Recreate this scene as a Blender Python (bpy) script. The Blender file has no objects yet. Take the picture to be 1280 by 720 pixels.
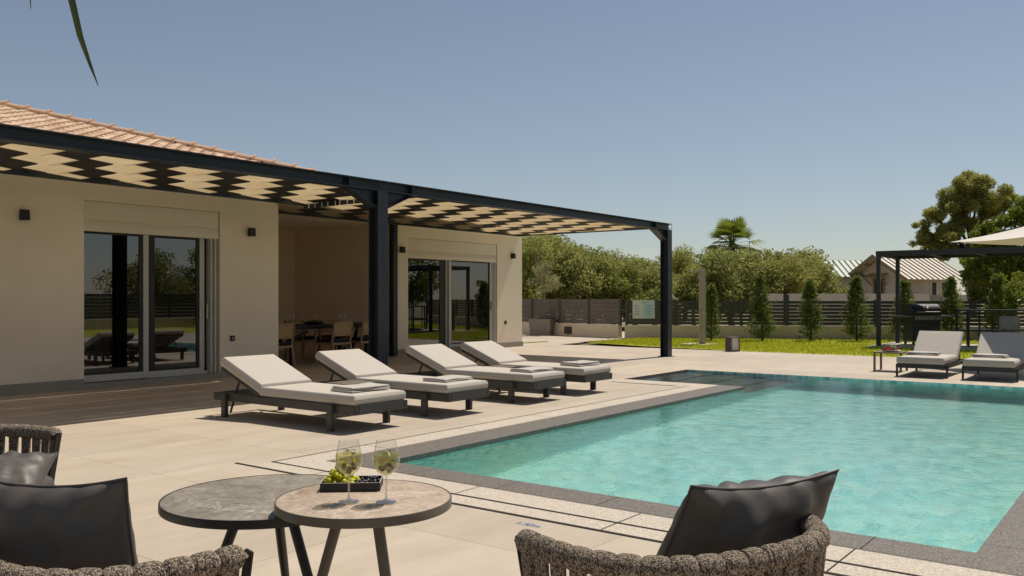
import bpy, bmesh, math, random
import numpy as np
from mathutils import Vector, Matrix, Quaternion
random.seed(7); RNG = np.random.default_rng(7)
C = bpy.context.scene.collection
S = bpy.context.scene
PI = math.pi
YAW = math.radians(36.95)
FW = Vector((math.cos(YAW), math.sin(YAW), 0)); RT = Vector((math.sin(YAW), -math.cos(YAW), 0))
def fl(lat, dep, z=0.0):            # a point given as metres right of / ahead of the terrace corner where the camera stands
    p = RT*lat + FW*dep
    return Vector((p.x, p.y, z))

# ---------------------------------------------------------------- materials
def srgb(r, g, b):
    f = lambda c: (c/255/12.92) if c/255 <= .04045 else ((c/255+.055)/1.055)**2.4
    return (f(r), f(g), f(b), 1)
class NT:
    def __init__(s, name):
        s.m = bpy.data.materials.new(name); s.m.use_nodes = True
        s.t = s.m.node_tree; s.n = s.t.nodes; s.l = s.t.links
        s.n.clear(); s.out = s.n.new('ShaderNodeOutputMaterial')
    def new(s, t, **k):
        nd = s.n.new(t)
        for a, v in k.items(): setattr(nd, a, v)
        return nd
    def link(s, a, b): s.l.new(a, b)
    def coords(s, kind='Object'):
        return s.new('ShaderNodeTexCoord').outputs[kind]
    def noise(s, vec, scale, detail=4, rough=.55):
        n = s.new('ShaderNodeTexNoise'); n.inputs['Scale'].default_value = scale
        n.inputs['Detail'].default_value = detail; n.inputs['Roughness'].default_value = rough
        if vec is not None: s.link(vec, n.inputs['Vector'])
        return n.outputs['Fac']
    def ramp(s, fac, stops):
        r = s.new('ShaderNodeValToRGB'); e = r.color_ramp.elements
        while len(e) < len(stops): e.new(.5)
        for i, (p, c) in enumerate(stops): e[i].position = p; e[i].color = c
        s.link(fac, r.inputs['Fac']); return r.outputs['Color']
    def mix(s, fac, a, b, mode='MIX'):
        m = s.new('ShaderNodeMix', data_type='RGBA', blend_type=mode)
        for sock, v in ((m.inputs[0], fac), (m.inputs[6], a), (m.inputs[7], b)):
            if hasattr(v, 'is_output'): s.link(v, sock)
            else: sock.default_value = v
        return m.outputs[2]
    def math(s, op, a, b=0.0):
        m = s.new('ShaderNodeMath', operation=op)
        for sock, v in ((m.inputs[0], a), (m.inputs[1], b)):
            if hasattr(v, 'is_output'): s.link(v, sock)
            else: sock.default_value = v
        return m.outputs[0]
    def bump(s, h, strength, dist=.01):
        b = s.new('ShaderNodeBump'); b.inputs['Strength'].default_value = strength
        b.inputs['Distance'].default_value = dist; s.link(h, b.inputs['Height']); return b.outputs['Normal']
    def bsdf(s, color, rough=.6, metal=0, spec=.5, normal=None):
        p = s.new('ShaderNodeBsdfPrincipled')
        for sock, v in ((p.inputs['Base Color'], color), (p.inputs['Roughness'], rough)):
            if hasattr(v, 'is_output'): s.link(v, sock)
            else: sock.default_value = v
        p.inputs['Metallic'].default_value = metal; p.inputs['Specular IOR Level'].default_value = spec
        if normal is not None: s.link(normal, p.inputs['Normal'])
        return p
    def done(s, sh):
        s.link(sh.outputs[0] if hasattr(sh, 'outputs') else sh, s.out.inputs['Surface']); return s.m
def dim(c, k): return (c[0]*k, c[1]*k, c[2]*k, 1)
def mat(name, col, rough=.6, var=.15, scale=3.0, metal=0, spec=.5, bump=0, bscale=40, detail=5):
    t = NT(name); v = t.coords()
    n = t.noise(v, scale, detail)
    c = t.ramp(n, [(.3, dim(col, 1-var)), (.7, dim(col, 1+var))])
    nm = None
    if bump: nm = t.bump(t.noise(v, bscale, 3), bump, .004)
    r = t.math('ADD', t.math('MULTIPLY', t.noise(v, scale*2.3, 3), .2), rough-.1)
    return t.done(t.bsdf(c, r, metal, spec, nm))
M = {}
M['stucco'] = mat('cream_stucco', (.84,.745,.60,1), .85, .07, .7, bump=.25, bscale=160)
M['stucco_shade'] = mat('shaded_cream_stucco', (.84,.71,.55,1), .85, .04, 1.2, bump=.25, bscale=160)  # cream stucco again, with the recess shade put into its colour
M['plinth'] = mat('plinth_grey', (.30,.275,.24,1), .8, .1, 3)
M['shutter'] = mat('shutter_cream', (.74,.68,.55,1), .5, .02, 2)
M['pvc'] = mat('frame_pale', (.50,.49,.45,1), .4, .03, 3)
M['steel'] = mat('anthracite_steel', (.022,.027,.036,1), .42, .15, 4, spec=.4)
M['black'] = mat('matt_black', (.012,.012,.013,1), .5, .2, 9)
M['lounge_frame'] = mat('lounger_graphite', (.050,.050,.047,1), .45, .12, 6)
M['slat_trim'] = mat('canopy_trim', (.74,.66,.51,1), .7, .05, 3)
M['slat_dark'] = mat('canopy_dark', (.03,.028,.025,1), .7, .2, 4)
M['fence'] = mat('fence_grey', (.115,.10,.088,1), .6, .12, 2.5)
M['fence_dark'] = mat('fence_dark', (.060,.056,.052,1), .6, .12, 2.5)
M['gwall'] = mat('garden_wall_render', (.68,.57,.43,1), .9, .08, 1.5, bump=.3, bscale=60)
M['teak'] = mat('pale_teak', (.36,.235,.125,1), .6, .2, 14)
M['cane'] = mat('cane_weave', (.44,.30,.16,1), .8, .25, 60)
M['seatblack'] = mat('seat_black', (.015,.015,.016,1), .8, .2, 20)
M['chrome'] = mat('brushed_steel', (.45,.42,.37,1), .35, .08, 8, metal=.9)
M['postbeige'] = mat('shower_taupe', (.36,.30,.23,1), .45, .08, 6)
M['planter'] = mat('planter_taupe', (.22,.195,.165,1), .7, .12, 5)
M['paint_white'] = mat('white_ceramic', (.78,.77,.74,1), .3, .02, 5)
M['navy'] = mat('blue_paint', (.02,.12,.36,1), .6, .15, 60)
M['bark'] = mat('bark_brown', (.10,.075,.05,1), .9, .35, 14, bump=.6, bscale=30)
M['bark_grey'] = mat('bark_grey', (.20,.165,.12,1), .9, .3, 14, bump=.5, bscale=30)
M['soil'] = mat('soil', (.08,.055,.035,1), .95, .3, 12)
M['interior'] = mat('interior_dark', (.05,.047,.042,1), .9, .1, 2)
M['slot'] = mat('slot_dark', (.018,.015,.012,1), .9, .3, 12)
M['cushion'] = mat('cushion_charcoal', (.095,.084,.076,1), .46, .10, 7, spec=.3, bump=.08, bscale=500)
M['cushion_grey'] = mat('cushion_grey', (.16,.145,.135,1), .85, .08, 8, bump=.15, bscale=500)
M['taupe_metal'] = mat('taupe_metal', (.165,.135,.10,1), .45, .08, 6, spec=.4)
M['dark_metal'] = mat('dark_bronze', (.034,.032,.029,1), .42, .1, 6, spec=.4)
M['frond'] = mat('palm_green', (.055,.075,.010,1), .5, .3, 7)
M['red'] = mat('melon_red', (.55,.04,.035,1), .4, .2, 30)
M['rind'] = mat('melon_rind', (.06,.16,.04,1), .4, .3, 20)
M['tan_wood'] = mat('eave_wood', (.38,.24,.11,1), .7, .15, 8)
M['wall_far'] = mat('far_render', (.78,.67,.54,1), .9, .04, 1)
M['wall_far_white'] = mat('far_white_render', (.74,.68,.58,1), .9, .04, 1)
M['stone_pale'] = mat('stone_pale', (.55,.50,.43,1), .9, .12, 9, bump=.3, bscale=60)
M['grey_metal'] = mat('grill_grey', (.20,.20,.20,1), .35, .1, 9, metal=.7)

def cloth(name, col):
    t = NT(name); v = t.coords()
    n = t.noise(v, 260, 2); big = t.noise(v, 3.5, 3)
    c = t.mix(t.math('MULTIPLY', n, .35), dim(col, 1.0), dim(col, .62))
    c = t.mix(t.math('MULTIPLY', big, .3), c, dim(col, .85))
    h = t.math('ADD', t.math('MULTIPLY', n, .25), t.math('MULTIPLY', t.noise(v, 9, 3), 1.0))
    return t.done(t.bsdf(c, .95, 0, .15, t.bump(h, .35, .012)))
M['mattress'] = cloth('mattress_cloth', (.58,.53,.465,1))
M['towel'] = cloth('towel_cloth', (.55,.515,.465,1))
M['parasol'] = cloth('parasol_cloth', (.78,.73,.65,1))
M['curtain'] = cloth('curtain_cloth', (.42,.41,.38,1))

def m_deck():
    t = NT('porcelain_paving'); v = t.coords()
    mp = t.new('ShaderNodeMapping'); mp.inputs['Scale'].default_value = (1.3, 4.2, 1); t.link(v, mp.inputs['Vector'])
    n = t.noise(mp.outputs[0], .9, 7, .62); n2 = t.noise(v, 45, 3); n3 = t.noise(v, .35, 3)
    c = t.ramp(n, [(.25, (.445,.366,.276,1)), (.5, (.515,.434,.338,1)), (.78, (.58,.50,.405,1))])
    c = t.mix(t.math('MULTIPLY', n2, .16), c, (.36,.28,.20,1))
    c = t.mix(t.math('MULTIPLY', n3, .25), c, (.56,.48,.39,1))
    stn = t.ramp(t.noise(v, 1.7, 8, .72), [(.56, (0,0,0,1)), (.70, (1,1,1,1))]); c = t.mix(t.math('MULTIPLY', stn, .22), c, (.40,.33,.255,1))
    b = t.new('ShaderNodeTexBrick'); b.offset = 0; b.squash = 1
    b.inputs['Scale'].default_value = 1; b.inputs['Mortar Size'].default_value = .003; b.inputs['Mortar Smooth'].default_value = .3
    b.inputs['Brick Width'].default_value = 1.2; b.inputs['Row Height'].default_value = 1.2
    b.inputs['Color1'].default_value = (.88,.88,.885,1); b.inputs['Color2'].default_value = (1.04,1.04,1.03,1); b.inputs['Mortar'].default_value = (.52,.50,.47,1)
    t.link(v, b.inputs['Vector'])
    c = t.mix(1.0, c, b.outputs['Color'], 'MULTIPLY')
    r = t.math('ADD', t.math('MULTIPLY', n, .25), .5)
    return t.done(t.bsdf(c, r, 0, .35, t.bump(n2, .12, .003)))
M['deck'] = m_deck()
def m_speckle(name, a, b, c3, scale, bump=.25, rough=.8):
    t = NT(name); v = t.coords()
    vo = t.new('ShaderNodeTexVoronoi'); vo.inputs['Scale'].default_value = scale; t.link(v, vo.inputs['Vector'])
    n = t.noise(v, scale*.6, 4, .7); big = t.noise(v, 1.6, 5)
    sep = t.new('ShaderNodeSeparateColor'); t.link(vo.outputs['Color'], sep.inputs[0])
    c = t.ramp(t.math('MULTIPLY', t.math('ADD', sep.outputs[0], n), .5), [(.25, b), (.5, a), (.72, c3)])
    c = t.mix(t.math('MULTIPLY', big, .35), c, dim(a, .72))
    return t.done(t.bsdf(c, rough, 0, .4, t.bump(n, bump, .004)))
M['granite'] = m_speckle('dark_granite', (.155,.135,.115,1), (.06,.055,.05,1), (.27,.24,.205,1), 150, rough=.6)
M['aggregate'] = m_speckle('pale_aggregate', (.56,.485,.395,1), (.40,.34,.27,1), (.66,.585,.49,1), 120, rough=.85)
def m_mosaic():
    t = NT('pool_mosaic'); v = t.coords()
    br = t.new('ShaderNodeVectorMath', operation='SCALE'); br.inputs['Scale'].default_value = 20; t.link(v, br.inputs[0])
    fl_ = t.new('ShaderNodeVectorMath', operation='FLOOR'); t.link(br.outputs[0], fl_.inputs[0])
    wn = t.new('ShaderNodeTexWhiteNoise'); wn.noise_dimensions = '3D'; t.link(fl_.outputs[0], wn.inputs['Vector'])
    c = t.ramp(wn.outputs['Value'], [(0, (.12,.50,.52,1)), (.25, (.42,.82,.78,1)), (.7, (.66,.94,.88,1)), (.85, (.98,.99,.86,1)), (1, (.55,.80,.55,1))])  # mosaic tones, contrast raised so the tiles also imitate sparkling light
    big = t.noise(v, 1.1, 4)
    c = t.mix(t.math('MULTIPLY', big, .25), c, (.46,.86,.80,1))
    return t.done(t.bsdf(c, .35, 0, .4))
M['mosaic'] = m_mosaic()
def m_canopy():
    t = NT('canopy_cream'); v = t.coords(); n = t.noise(v, 2.5, 4)
    c = t.ramp(n, [(.3, (.72,.63,.47,1)), (.7, (.80,.71,.55,1))])
    p = t.bsdf(c, .75, 0, .25); tl = t.new('ShaderNodeBsdfTranslucent'); t.link(c, tl.inputs['Color'])
    mx = t.new('ShaderNodeMixShader'); mx.inputs[0].default_value = .68; t.link(p.outputs[0], mx.inputs[1]); t.link(tl.outputs[0], mx.inputs[2]); return t.done(mx)
M['slat_white'] = m_canopy()
M['dark_tile'] = mat('dark_step_tile', (.15,.15,.12,1), .6, .25, 9)
def m_water():
    t = NT('pool_water'); v = t.coords()
    mp = t.new('ShaderNodeMapping'); mp.inputs['Scale'].default_value = (1.0, 1.0, 1); t.link(v, mp.inputs['Vector'])
    h = t.math('ADD', t.math('MULTIPLY', t.noise(mp.outputs[0], 14, 3, .55), 1.0), t.math('MULTIPLY', t.noise(mp.outputs[0], 42, 2, .5), .25))
    nm = t.bump(h, .40, .012)
    g = t.new('ShaderNodeBsdfGlossy'); g.inputs['Roughness'].default_value = .01; t.link(nm, g.inputs['Normal'])
    tr = t.new('ShaderNodeBsdfRefraction'); tr.inputs['Color'].default_value = (.86,.995,.985,1); tr.inputs['IOR'].default_value = 1.33; tr.inputs['Roughness'].default_value = 0.0; t.link(nm, tr.inputs['Normal'])
    fr = t.new('ShaderNodeFresnel'); fr.inputs['IOR'].default_value = 1.33; t.link(nm, fr.inputs['Normal'])
    mx = t.new('ShaderNodeMixShader'); t.link(fr.outputs[0], mx.inputs[0]); t.link(tr.outputs[0], mx.inputs[1]); t.link(g.outputs[0], mx.inputs[2])
    return t.done(mx)
M['water'] = m_water()
def m_glass(name, tint, ior=1.5, base=0.0, pw=4.5, mul=.75):
    t = NT(name)
    g = t.new('ShaderNodeBsdfGlossy'); g.inputs['Roughness'].default_value = 0.0; g.inputs['Color'].default_value = (.95,.95,1,1)
    tr = t.new('ShaderNodeBsdfTransparent'); tr.inputs['Color'].default_value = tint
    fr = t.new('ShaderNodeLayerWeight'); fr.inputs['Blend'].default_value = .5
    f = t.math('MINIMUM', t.math('ADD', t.math('MULTIPLY', t.math('POWER', fr.outputs['Facing'], pw), mul), .035+base), 1.0)
    mx = t.new('ShaderNodeMixShader'); t.link(f, mx.inputs[0]); t.link(tr.outputs[0], mx.inputs[1]); t.link(g.outputs[0], mx.inputs[2])
    return t.done(mx)
M['pane'] = m_glass('door_glass', (.34,.35,.34,1), 1.5, .12)
M['wineglass'] = m_glass('wine_glass', (.94,.945,.93,1), 1.45, .035, 2.6, .85)
M['stemglass'] = m_glass('stem_glass', (.90,.90,.88,1), 1.45, .22, 2.0, .8)
def m_liquid():
    t = NT('white_spritzer')
    p = t.bsdf((.80,.74,.34,1), .1, 0, .5); tr = t.new('ShaderNodeBsdfTransparent'); tr.inputs['Color'].default_value = (.93,.90,.58,1)
    mx = t.new('ShaderNodeMixShader'); mx.inputs[0].default_value = .20; t.link(tr.outputs[0], mx.inputs[1]); t.link(p.outputs[0], mx.inputs[2])
    return t.done(mx)
M['liquid'] = m_liquid()
def m_stone_top(name, a, b, vein):
    t = NT(name); v = t.coords()
    w = t.noise(v, 2.6, 6, .65); mp = t.new('ShaderNodeMix', data_type='VECTOR'); mp.inputs[0].default_value = .3
    n1 = t.new('ShaderNodeTexNoise'); n1.inputs['Scale'].default_value = 2.2; n1.inputs['Detail'].default_value = 5; t.link(v, n1.inputs['Vector'])
    t.link(v, mp.inputs[4]); t.link(n1.outputs['Color'], mp.inputs[5])
    n = t.math('ADD', t.math('MULTIPLY', t.noise(mp.outputs[1], 11, 9, .75), .6), t.math('MULTIPLY', t.noise(v, 46, 6, .75), .4))
    c = t.ramp(n, [(.38, a), (.60, b)])
    ve = t.noise(mp.outputs[1], 5, 9, .6)
    vm = t.ramp(t.math('ABSOLUTE', t.math('SUBTRACT', ve, .5)), [(0, (1,1,1,1)), (.016, (0,0,0,1))])
    msk = t.ramp(t.noise(v, 3.3, 3), [(.45, (0,0,0,1)), (.62, (1,1,1,1))])
    c = t.mix(t.math('MULTIPLY', t.math('MULTIPLY', vm, msk), .7), c, vein)
    return t.done(t.bsdf(c, .45, 0, .4, t.bump(n, .06, .003)))
M['stone_grey'] = m_stone_top('ceramic_grey', (.15,.135,.105,1), (.36,.32,.26,1), (.62,.57,.49,1))
M['stone_beige'] = m_stone_top('ceramic_beige', (.31,.225,.155,1), (.60,.48,.37,1), (.74,.64,.53,1))
def m_rope():
    t = NT('rope_weave'); v = t.coords()
    vo = t.new('ShaderNodeTexVoronoi'); vo.inputs['Scale'].default_value = 330
    mp = t.new('ShaderNodeMapping'); mp.inputs['Scale'].default_value = (1, 1, .55); t.link(v, mp.inputs['Vector']); t.link(mp.outputs[0], vo.inputs['Vector'])
    sep = t.new('ShaderNodeSeparateColor'); t.link(vo.outputs['Color'], sep.inputs[0])
    c = t.ramp(sep.outputs[0], [(0, (.035,.028,.022,1)), (.33, (.11,.085,.062,1)), (.55, (.26,.20,.145,1)), (.85, (.42,.345,.26,1))])
    h = t.math('SUBTRACT', 1.0, t.math('MULTIPLY', vo.outputs['Distance'], 1.6))
    return t.done(t.bsdf(c, .85, 0, .25, t.bump(h, .8, .003)))
M['rope'] = m_rope()
def m_tint(name, a, b, rough=.6, trans=0.0, noise=None):
    """colour varies with the per-face 'tint' attribute: differences between single leaves or tiles"""
    t = NT(name)
    at = t.new('ShaderNodeAttribute'); at.attribute_name = 'tint'
    c = t.ramp(at.outputs['Fac'], [(0, a), (1, b)])
    if noise:
        c = t.mix(t.math('MULTIPLY', t.noise(t.coords(), noise, 4), .45), c, dim(a, .7))
    p = t.bsdf(c, rough, 0, .25)
    if not trans: return t.done(p)
    tl = t.new('ShaderNodeBsdfTranslucent'); t.link(t.mix(.5, c, b), tl.inputs['Color'])
    mx = t.new('ShaderNodeMixShader'); mx.inputs[0].default_value = trans
    t.link(p.outputs[0], mx.inputs[1]); t.link(tl.outputs[0], mx.inputs[2]); return t.done(mx)
M['tiles'] = m_tint('terracotta_tiles', (.60,.39,.25,1), (.88,.68,.50,1), .75, 0, 9)
M['leaf_olive'] = m_tint('olive_leaves', (.13,.155,.045,1), (.42,.43,.13,1), .55, .5)
M['leaf_pine'] = m_tint('pine_needles', (.15,.17,.045,1), (.50,.48,.13,1), .6, .5)
M['leaf_bright'] = m_tint('bright_leaves', (.085,.13,.016,1), (.29,.33,.045,1), .5, .45)
M['leaf_dark'] = m_tint('dark_leaves', (.10,.13,.03,1), (.35,.37,.085,1), .6, .5)
M['leaf_cyp'] = m_tint('conifer_sprays', (.050,.090,.020,1), (.22,.27,.065,1), .6, .45)
M['leaf_silver'] = m_tint('silver_leaves', (.17,.17,.075,1), (.40,.38,.19,1), .6, .35)
M['grass'] = m_tint('grass_blades', (.30,.34,.010,1), (.56,.56,.05,1), .6, .45)
M['lawn'] = mat('lawn_ground', (.31,.33,.014,1), .9, .3, 5, bump=.5, bscale=90)
M['earth'] = mat('dry_earth', (.20,.17,.10,1), .95, .25, .6, bump=.3, bscale=8)
M['grape'] = m_tint('grape_skin', (.50,.52,.02,1), (.90,.80,.08,1), .25, .25)
M['berry'] = m_tint('berry_skin', (.010,.010,.016,1), (.04,.035,.05,1), .3)
M['mint'] = m_tint('mint_leaves', (.05,.11,.012,1), (.16,.22,.03,1), .5, .3)
M['lamp_pane'] = mat('lamp_opal', (.62,.60,.56,1), .4, .03, 4)
def m_seam(name, a, b, period):
    t = NT(name); v = t.coords('Generated')
    w = t.new('ShaderNodeTexWave'); w.inputs['Scale'].default_value = period; w.bands_direction = 'X'; t.link(v, w.inputs['Vector'])
    return t.done(t.bsdf(t.ramp(w.outputs['Fac'], [(.5, a), (.62, b)]), .6, 0, .3))

# ---------------------------------------------------------------- mesh builder
def rotz(a): return Matrix.Rotation(a, 4, 'Z')
class MB:
    def __init__(s): s.v = []; s.f = []; s.t = []
    def add(s, vs, fs, T=None, tint=None):
        o = len(s.v)
        for p in vs:
            p = Vector(p); s.v.append(tuple(T @ p if T is not None else p))
        for f in fs:
            s.f.append(tuple(i+o for i in f)); s.t.append(.5 if tint is None else tint)
        return s
    def box(s, x0, x1, y0, y1, z0, z1, T=None):
        vs = [(x0,y0,z0),(x1,y0,z0),(x1,y1,z0),(x0,y1,z0),(x0,y0,z1),(x1,y0,z1),(x1,y1,z1),(x0,y1,z1)]
        return s.add(vs, [(0,3,2,1),(4,5,6,7),(0,1,5,4),(1,2,6,5),(2,3,7,6),(3,0,4,7)], T)
    def prism(s, poly, z0, z1, T=None):
        n = len(poly)
        vs = [(p[0],p[1],z0) for p in poly]+[(p[0],p[1],z1) for p in poly]
        fs = [tuple(reversed(range(n))), tuple(range(n, 2*n))]+[(i,(i+1)%n,(i+1)%n+n,i+n) for i in range(n)]
        return s.add(vs, fs, T)
    def sheet(s, x0, x1, y0, y1, z): return s.add([(x0,y0,z),(x1,y0,z),(x1,y1,z),(x0,y1,z)], [(0,1,2,3)])
    def bar(s, p, q, w, h=None, up=(0,0,1)):
        """rectangular bar from p to q, w wide, h high"""
        p, q = Vector(p), Vector(q); h = h or w; d = (q-p).normalized(); u = Vector(up)
        if abs(d.dot(u)) > .97: u = Vector((1,0,0))
        sd = d.cross(u).normalized(); u2 = sd.cross(d).normalized()
        vs = [e+sd*a*w/2+u2*b*h/2 for e in (p, q) for a, b in ((-1,-1),(1,-1),(1,1),(-1,1))]
        return s.add(vs, [(3,2,1,0),(4,5,6,7),(0,1,5,4),(1,2,6,5),(2,3,7,6),(3,0,4,7)])
    def tube(s, path, r, n=8, caps=True, sq=1.0, closed=False):
        path = [Vector(p) for p in path]; k = len(path)
        rs = list(r) if hasattr(r, '__len__') else [r]*k
        vs = []; prev = None
        for i, p in enumerate(path):
            if closed: d = path[(i+1) % k]-path[i-1]
            else: d = path[min(i+1,k-1)]-path[max(i-1,0)]
            d.normalize()
            if prev is None:
                a = Vector((0,0,1)) if abs(d.z) < .9 else Vector((1,0,0)); sd = d.cross(a).normalized()
            else: sd = (prev-d*prev.dot(d)).normalized()
            prev = sd; up = sd.cross(d)
            for j in range(n):
                t = 2*PI*j/n; vs.append(p+sd*math.cos(t)*rs[i]+up*math.sin(t)*rs[i]*sq)
        fs = []
        for i in range(k if closed else k-1):
            b = ((i+1) % k)*n
            for j in range(n): fs.append((i*n+j, b+j, b+(j+1) % n, i*n+(j+1) % n))
        if caps and not closed: fs += [tuple(range(n)), tuple(reversed(range((k-1)*n, k*n)))]
        return s.add(vs, fs)
    def lathe(s, prof, n=32, c=(0,0,0), T=None):
        vs = []; c = Vector(c)
        for r, z in prof:
            for j in range(n):
                t = 2*PI*j/n; vs.append((c.x+r*math.cos(t), c.y+r*math.sin(t), c.z+z))
        fs = []
        for i in range(len(prof)-1):
            for j in range(n): fs.append((i*n+j, i*n+(j+1) % n, (i+1)*n+(j+1) % n, (i+1)*n+j))
        return s.add(vs, fs, T)
    def ball(s, c, r, n=8, m=6, tint=None, sc=(1,1,1)):
        c = Vector(c); vs = [(c.x, c.y, c.z-r*sc[2])]
        for i in range(1, m):
            a = -PI/2+PI*i/m
            for j in range(n):
                t = 2*PI*j/n; vs.append((c.x+r*sc[0]*math.cos(a)*math.cos(t), c.y+r*sc[1]*math.cos(a)*math.sin(t), c.z+r*sc[2]*math.sin(a)))
        vs.append((c.x, c.y, c.z+r*sc[2])); fs = []
        for j in range(n): fs.append((0, 1+(j+1) % n, 1+j))
        for i in range(m-2):
            for j in range(n): fs.append((1+i*n+j, 1+i*n+(j+1) % n, 1+(i+1)*n+(j+1) % n, 1+(i+1)*n+j))
        L = len(vs)-1
        for j in range(n): fs.append((L, 1+(m-2)*n+j, 1+(m-2)*n+(j+1) % n))
        return s.add(vs, fs, None, tint)
    def grid(s, fn, nu, nv, closed_u=False):
        vs = [fn(i/nu, j/nv) for j in range(nv+1) for i in range(nu+1)]
        fs = [(j*(nu+1)+i, j*(nu+1)+i+1, (j+1)*(nu+1)+i+1, (j+1)*(nu+1)+i) for j in range(nv) for i in range(nu)]
        return s.add(vs, fs)
    def build(s, name, m, parent=None, smooth=False, bevel=0, seg=2, origin=None):
        me = bpy.data.meshes.new(name)
        vs = s.v
        if origin is not None: vs = [(a-origin[0], b-origin[1], c-origin[2]) for a, b, c in vs]
        me.from_pydata(vs, [], s.f)
        if any(t != .5 for t in s.t):
            at = me.attributes.new('tint', 'FLOAT', 'FACE'); at.data.foreach_set('value', s.t)
        me.materials.append(m); me.update()
        if bevel:
            bm = bmesh.new(); bm.from_mesh(me)
            ed = [e for e in bm.edges if len(e.link_faces) == 2 and e.calc_face_angle(0) > .6]
            bmesh.ops.bevel(bm, geom=ed, offset=bevel, segments=seg, affect='EDGES', clamp_overlap=True)
            bm.to_mesh(me); bm.free()
        if smooth or bevel:
            me.polygons.foreach_set('use_smooth', [True]*len(me.polygons))
            if hasattr(me, 'set_sharp_from_angle'): me.set_sharp_from_angle(angle=math.radians(40 if not bevel else 50))
        o = bpy.data.objects.new(name, me); C.objects.link(o)
        if origin is not None: o.location = origin
        if parent is not None: o.parent = parent
        return o
def tag(o, label=None, cat=None, group=None, kind=None):
    if label: o['label'] = label
    if cat: o['category'] = cat
    if group: o['group'] = group
    if kind: o['kind'] = kind
    return o
def thing(name, label, cat, loc=(0,0,0), rz=0, group=None):
    o = bpy.data.objects.new(name, None); C.objects.link(o); o.location = loc; o.rotation_euler = (0,0,rz)
    o.empty_display_size = .2
    return tag(o, label, cat, group)
def struct(name, mb, m, **k): return tag(mb.build(name, m, **k), kind='structure')
def dup(o, loc=None, rz=None, label=None, group=None, parent=None, scale=None):
    c = o.copy(); C.objects.link(c)
    if parent is not None: c.parent = parent
    for ch in list(o.children): dup(ch, parent=c)
    if loc is not None: c.location = loc
    if rz is not None: c.rotation_euler = (0,0,rz)
    if scale is not None: c.scale = (scale,)*3 if not hasattr(scale, '__len__') else scale
    if label: c['label'] = label
    if group: c['group'] = group
    return c
# ---------------------------------------------------------------- camera, light, sky
cam = bpy.data.cameras.new('camera'); co = bpy.data.objects.new('camera', cam); C.objects.link(co)
co.location = (0, 0, 1.3); co.rotation_euler = (PI/2, 0, -math.radians(90-36.95))
cam.lens = 1093/1280*36; cam.sensor_width = 36; cam.shift_y = 13/1280; cam.clip_start = .05; cam.clip_end = 3000
S.camera = co
SUN_EL, SUN_AZ = math.radians(63), math.atan2(-.10, 1.0)
sdir = Vector((math.cos(SUN_EL)*math.cos(SUN_AZ), math.cos(SUN_EL)*math.sin(SUN_AZ), math.sin(SUN_EL)))
sl = bpy.data.lights.new('sun', 'SUN'); so = bpy.data.objects.new('sun', sl); C.objects.link(so)
sl.energy = 3.7; sl.angle = math.radians(.53); sl.color = (1, .915, .79); so.location = (0, 0, 30)
so.rotation_euler = sdir.to_track_quat('Z', 'Y').to_euler()
w = bpy.data.worlds.new('World'); S.world = w; w.use_nodes = True
nt = w.node_tree; bg = nt.nodes['Background']
sky = nt.nodes.new('ShaderNodeTexSky'); sky.sky_type = 'NISHITA'; sky.sun_disc = False
sky.sun_elevation = SUN_EL; sky.sun_rotation = PI/2-SUN_AZ; sky.altitude = 0; sky.air_density = 1.0; sky.dust_density = .3; sky.ozone_density = 1.0
hs = nt.nodes.new('ShaderNodeHueSaturation'); hs.inputs['Saturation'].default_value = .78; nt.links.new(sky.outputs[0], hs.inputs['Color']); nt.links.new(hs.outputs[0], bg.inputs[0]); bg.inputs[1].default_value = .0612
S.view_settings.view_transform = 'Standard'; S.view_settings.look = 'None'; S.view_settings.gamma = 1
S.view_settings.exposure = .25
S.render.engine = 'CYCLES'; S.cycles.use_denoising = True
S.cycles.max_bounces = 16; S.cycles.diffuse_bounces = 10; S.cycles.transmission_bounces = 12; S.cycles.transparent_max_bounces = 24; S.cycles.glossy_bounces = 5; S.cycles.caustics_reflective = False; S.cycles.caustics_refractive = True
S.cycles.sample_clamp_indirect = 6

# ---------------------------------------------------------------- ground, terrace, pool
g = MB()
for x0, x1, y0, y1 in ((-800,4.0,-800,800),(15.5,900,-800,800),(4.0,15.5,-800,-1.2),(4.0,15.5,7.6,800)): g.sheet(x0, x1, y0, y1, -.06)
struct('ground', g, M['earth'])
d = MB()
for r in ((-6,4.2,-4,24),(4.2,11.85,5.7,30),(11.85,12.35,7.05,30),(12.35,14.7,7.05,30),(14.7,20.55,-4,30),(4.2,14.7,-4,-.6),(20.55,21.9,13.8,30),(21.9,30,14.05,30)): d.sheet(*r, 0)
struct('terrace_paving', d, M['deck'])
a = MB(); a.sheet(4.2,12.35,5.39,5.7,0); a.sheet(11.85,12.35,5.7,7.05,0); a.sheet(4.2,4.7,-.6,5.39,0)
struct('overflow_paving', a, M['aggregate'])
gr = MB()
gr.box(4.7,12.35,5.0,5.39,-.07,0); gr.box(4.7,5.0,.79,5.0,-.07,0); gr.box(4.7,14.7,-.6,.79,-.07,0)
struct('pool_coping', gr, M['granite'])
sl_ = MB()
for r in ((4.188,4.216,-.6,5.89),(4.402,4.418,-.6,5.71),(4.418,11.97,5.694,5.706),(11.80,11.835,5.83,6.95),(4.695,4.701,-.6,5.39),(11.97,11.978,5.706,7.04),(4.7,12.35,5.387,5.392)): sl_.sheet(*r, .004)
for k in range(5): sl_.sheet(4.22, 4.695, .05+k*1.25, .056+k*1.25, .004)
for k in range(6): sl_.sheet(5.4+k*1.25, 5.405+k*1.25, 5.395, 5.692, .004)
for k in range(5): sl_.sheet(4.702, 4.998, 1.28+k*.8, 1.284+k*.8, .003)
for k in range(8): sl_.sheet(5.2+k*1.2, 5.203+k*1.2, -.6, .788, .003)
struct('drain_slots', sl_, M['slot'])
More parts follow.
